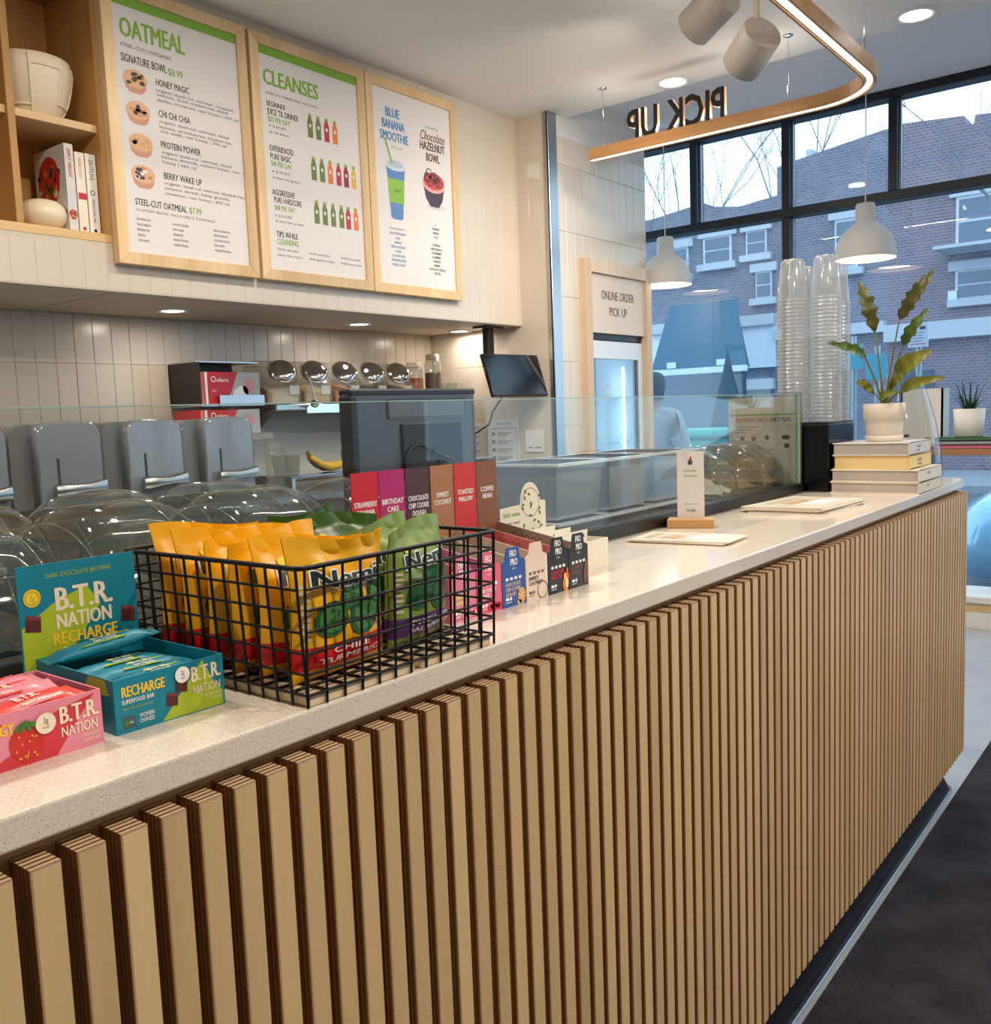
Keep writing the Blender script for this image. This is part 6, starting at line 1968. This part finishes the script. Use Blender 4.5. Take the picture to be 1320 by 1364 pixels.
# ------------------------------------------------------------------ person outside, back turned
def skin_obj(name, verts, edges, radii, m, parent=None, sub=2, loc=None, root=0):
    me = bpy.data.meshes.new(name); me.from_pydata(verts, edges, [])
    me.materials.append(m)
    o = bpy.data.objects.new(name, me); COL.objects.link(o)
    if parent:
        o.parent = parent
    if loc:
        o.location = loc
    md = o.modifiers.new('skin', 'SKIN'); md.use_smooth_shade = True
    for i, r in enumerate(radii):
        sv = me.skin_vertices[0].data[i]
        sv.radius = r if isinstance(r, tuple) else (r, r)
        sv.use_root = (i == root)
    s = o.modifiers.new('subsurf', 'SUBSURF'); s.levels = sub; s.render_levels = sub
    return o
M_skin = mat('skin', (170, 120, 96), .6); M_hood = mat('grey_hoodie', (158, 156, 154), .9, bump=(90, .3)); M_jean = mat('dark_trousers', (46, 50, 62), .9); M_cap = mat('dark_cap', (50, 60, 56), .8)
# local frame: x towards the street, y to the left in the picture
BV = [(0, 0, .92), (0, 0, 1.12), (0, 0, 1.36), (.01, 0, 1.47), (.02, 0, 1.56), (.03, 0, 1.66),
      (0, .10, .90), (.01, .11, .48), (0, .11, .08), (.12, .12, .04), (0, -.10, .90), (.01, -.11, .48), (0, -.11, .08), (.12, -.12, .04),
      (0, .19, 1.38), (.02, .25, 1.12), (.12, .24, .92), (.19, .22, .88), (0, -.19, 1.38), (.02, -.25, 1.12), (.12, -.24, .92), (.19, -.22, .88)]
BE = [(0, 1), (1, 2), (2, 3), (3, 4), (4, 5), (0, 6), (6, 7), (7, 8), (8, 9), (0, 10), (10, 11), (11, 12), (12, 13), (2, 14), (14, 15), (15, 16), (16, 17), (2, 18), (18, 19), (19, 20), (20, 21)]
BR = [(.15, .12), (.13, .11), (.15, .11), .055, .085, .085, .085, .055, .045, .035, .085, .055, .045, .035, .055, .042, .033, .03, .055, .042, .033, .03]
person = skin_obj('person', BV, BE, BR, M_skin, None, 2, (6.85, 3.04, -.12))
tag(person, 'person in a grey hoodie and dark cap seen from behind outside the window', 'person')
HV = [(0, 0, .86), (0, 0, 1.10), (0, 0, 1.36), (-.03, 0, 1.455), (0, .20, 1.37), (.02, .27, 1.12), (.11, .26, .95), (0, -.20, 1.37), (.02, -.27, 1.12), (.11, -.26, .95)]
skin_obj('hoodie', HV, [(0, 1), (1, 2), (2, 3), (2, 4), (4, 5), (5, 6), (2, 7), (7, 8), (8, 9)], [(.20, .16), (.19, .15), (.19, .14), (.10, .10), .088, .072, .052, .088, .072, .052], M_hood, person)
TV = [(0, 0, .90), (0, .10, .84), (.01, .11, .48), (0, .11, .10), (0, -.10, .84), (.01, -.11, .48), (0, -.11, .10)]
skin_obj('trousers', TV, [(0, 1), (1, 2), (2, 3), (0, 4), (4, 5), (5, 6)], [(.17, .14), .105, .078, .07, .105, .078, .07], M_jean, person)
MB().lathe([(.098, 1.60), (.104, 1.64), (.102, 1.69), (.082, 1.735), (.04, 1.756), (.001, 1.76)], 20, c=(.025, 0, 0), cap0=False, cap1=False).build('cap', M_cap, person)
MB().lathe([(.085, 1.52), (.096, 1.56), (.099, 1.61), (.09, 1.62)], 20, c=(.012, 0, 0), cap0=False, cap1=False).build('hair', mat('dark_hair', (38, 30, 28), .8), person)
for s in (-1, 1):
    MB().sphere((.06, s*.115, .045), .07, 12, 8, sc=(1.9, .75, .62)).build('shoe', M_blackp, person)
    # five bent fingers on each hand
    fv = []; fe = []; frd = []
    for k in range(4):
        b0 = len(fv); yy = s*(.222+.018*(k-1.5)*.9)
        L = (.052, .060, .057, .045)[k]
        fv += [(.185, yy, .885), (.185+L*.55, yy, .865), (.185+L*.8, yy, .865-L*.55)]; fe += [(b0, b0+1), (b0+1, b0+2)]; frd += [.009, .0085, .0075]
    b0 = len(fv); fv += [(.155, s*.195, .895), (.19, s*.178, .875), (.21, s*.180, .85)]; fe += [(b0, b0+1), (b0+1, b0+2)]; frd += [.010, .009, .008]
    for q in range(5):
        vv = fv[q*3:q*3+3]
        skin_obj('finger', vv, [(0, 1), (1, 2)], frd[q*3:q*3+3], M_skin, person, 1)
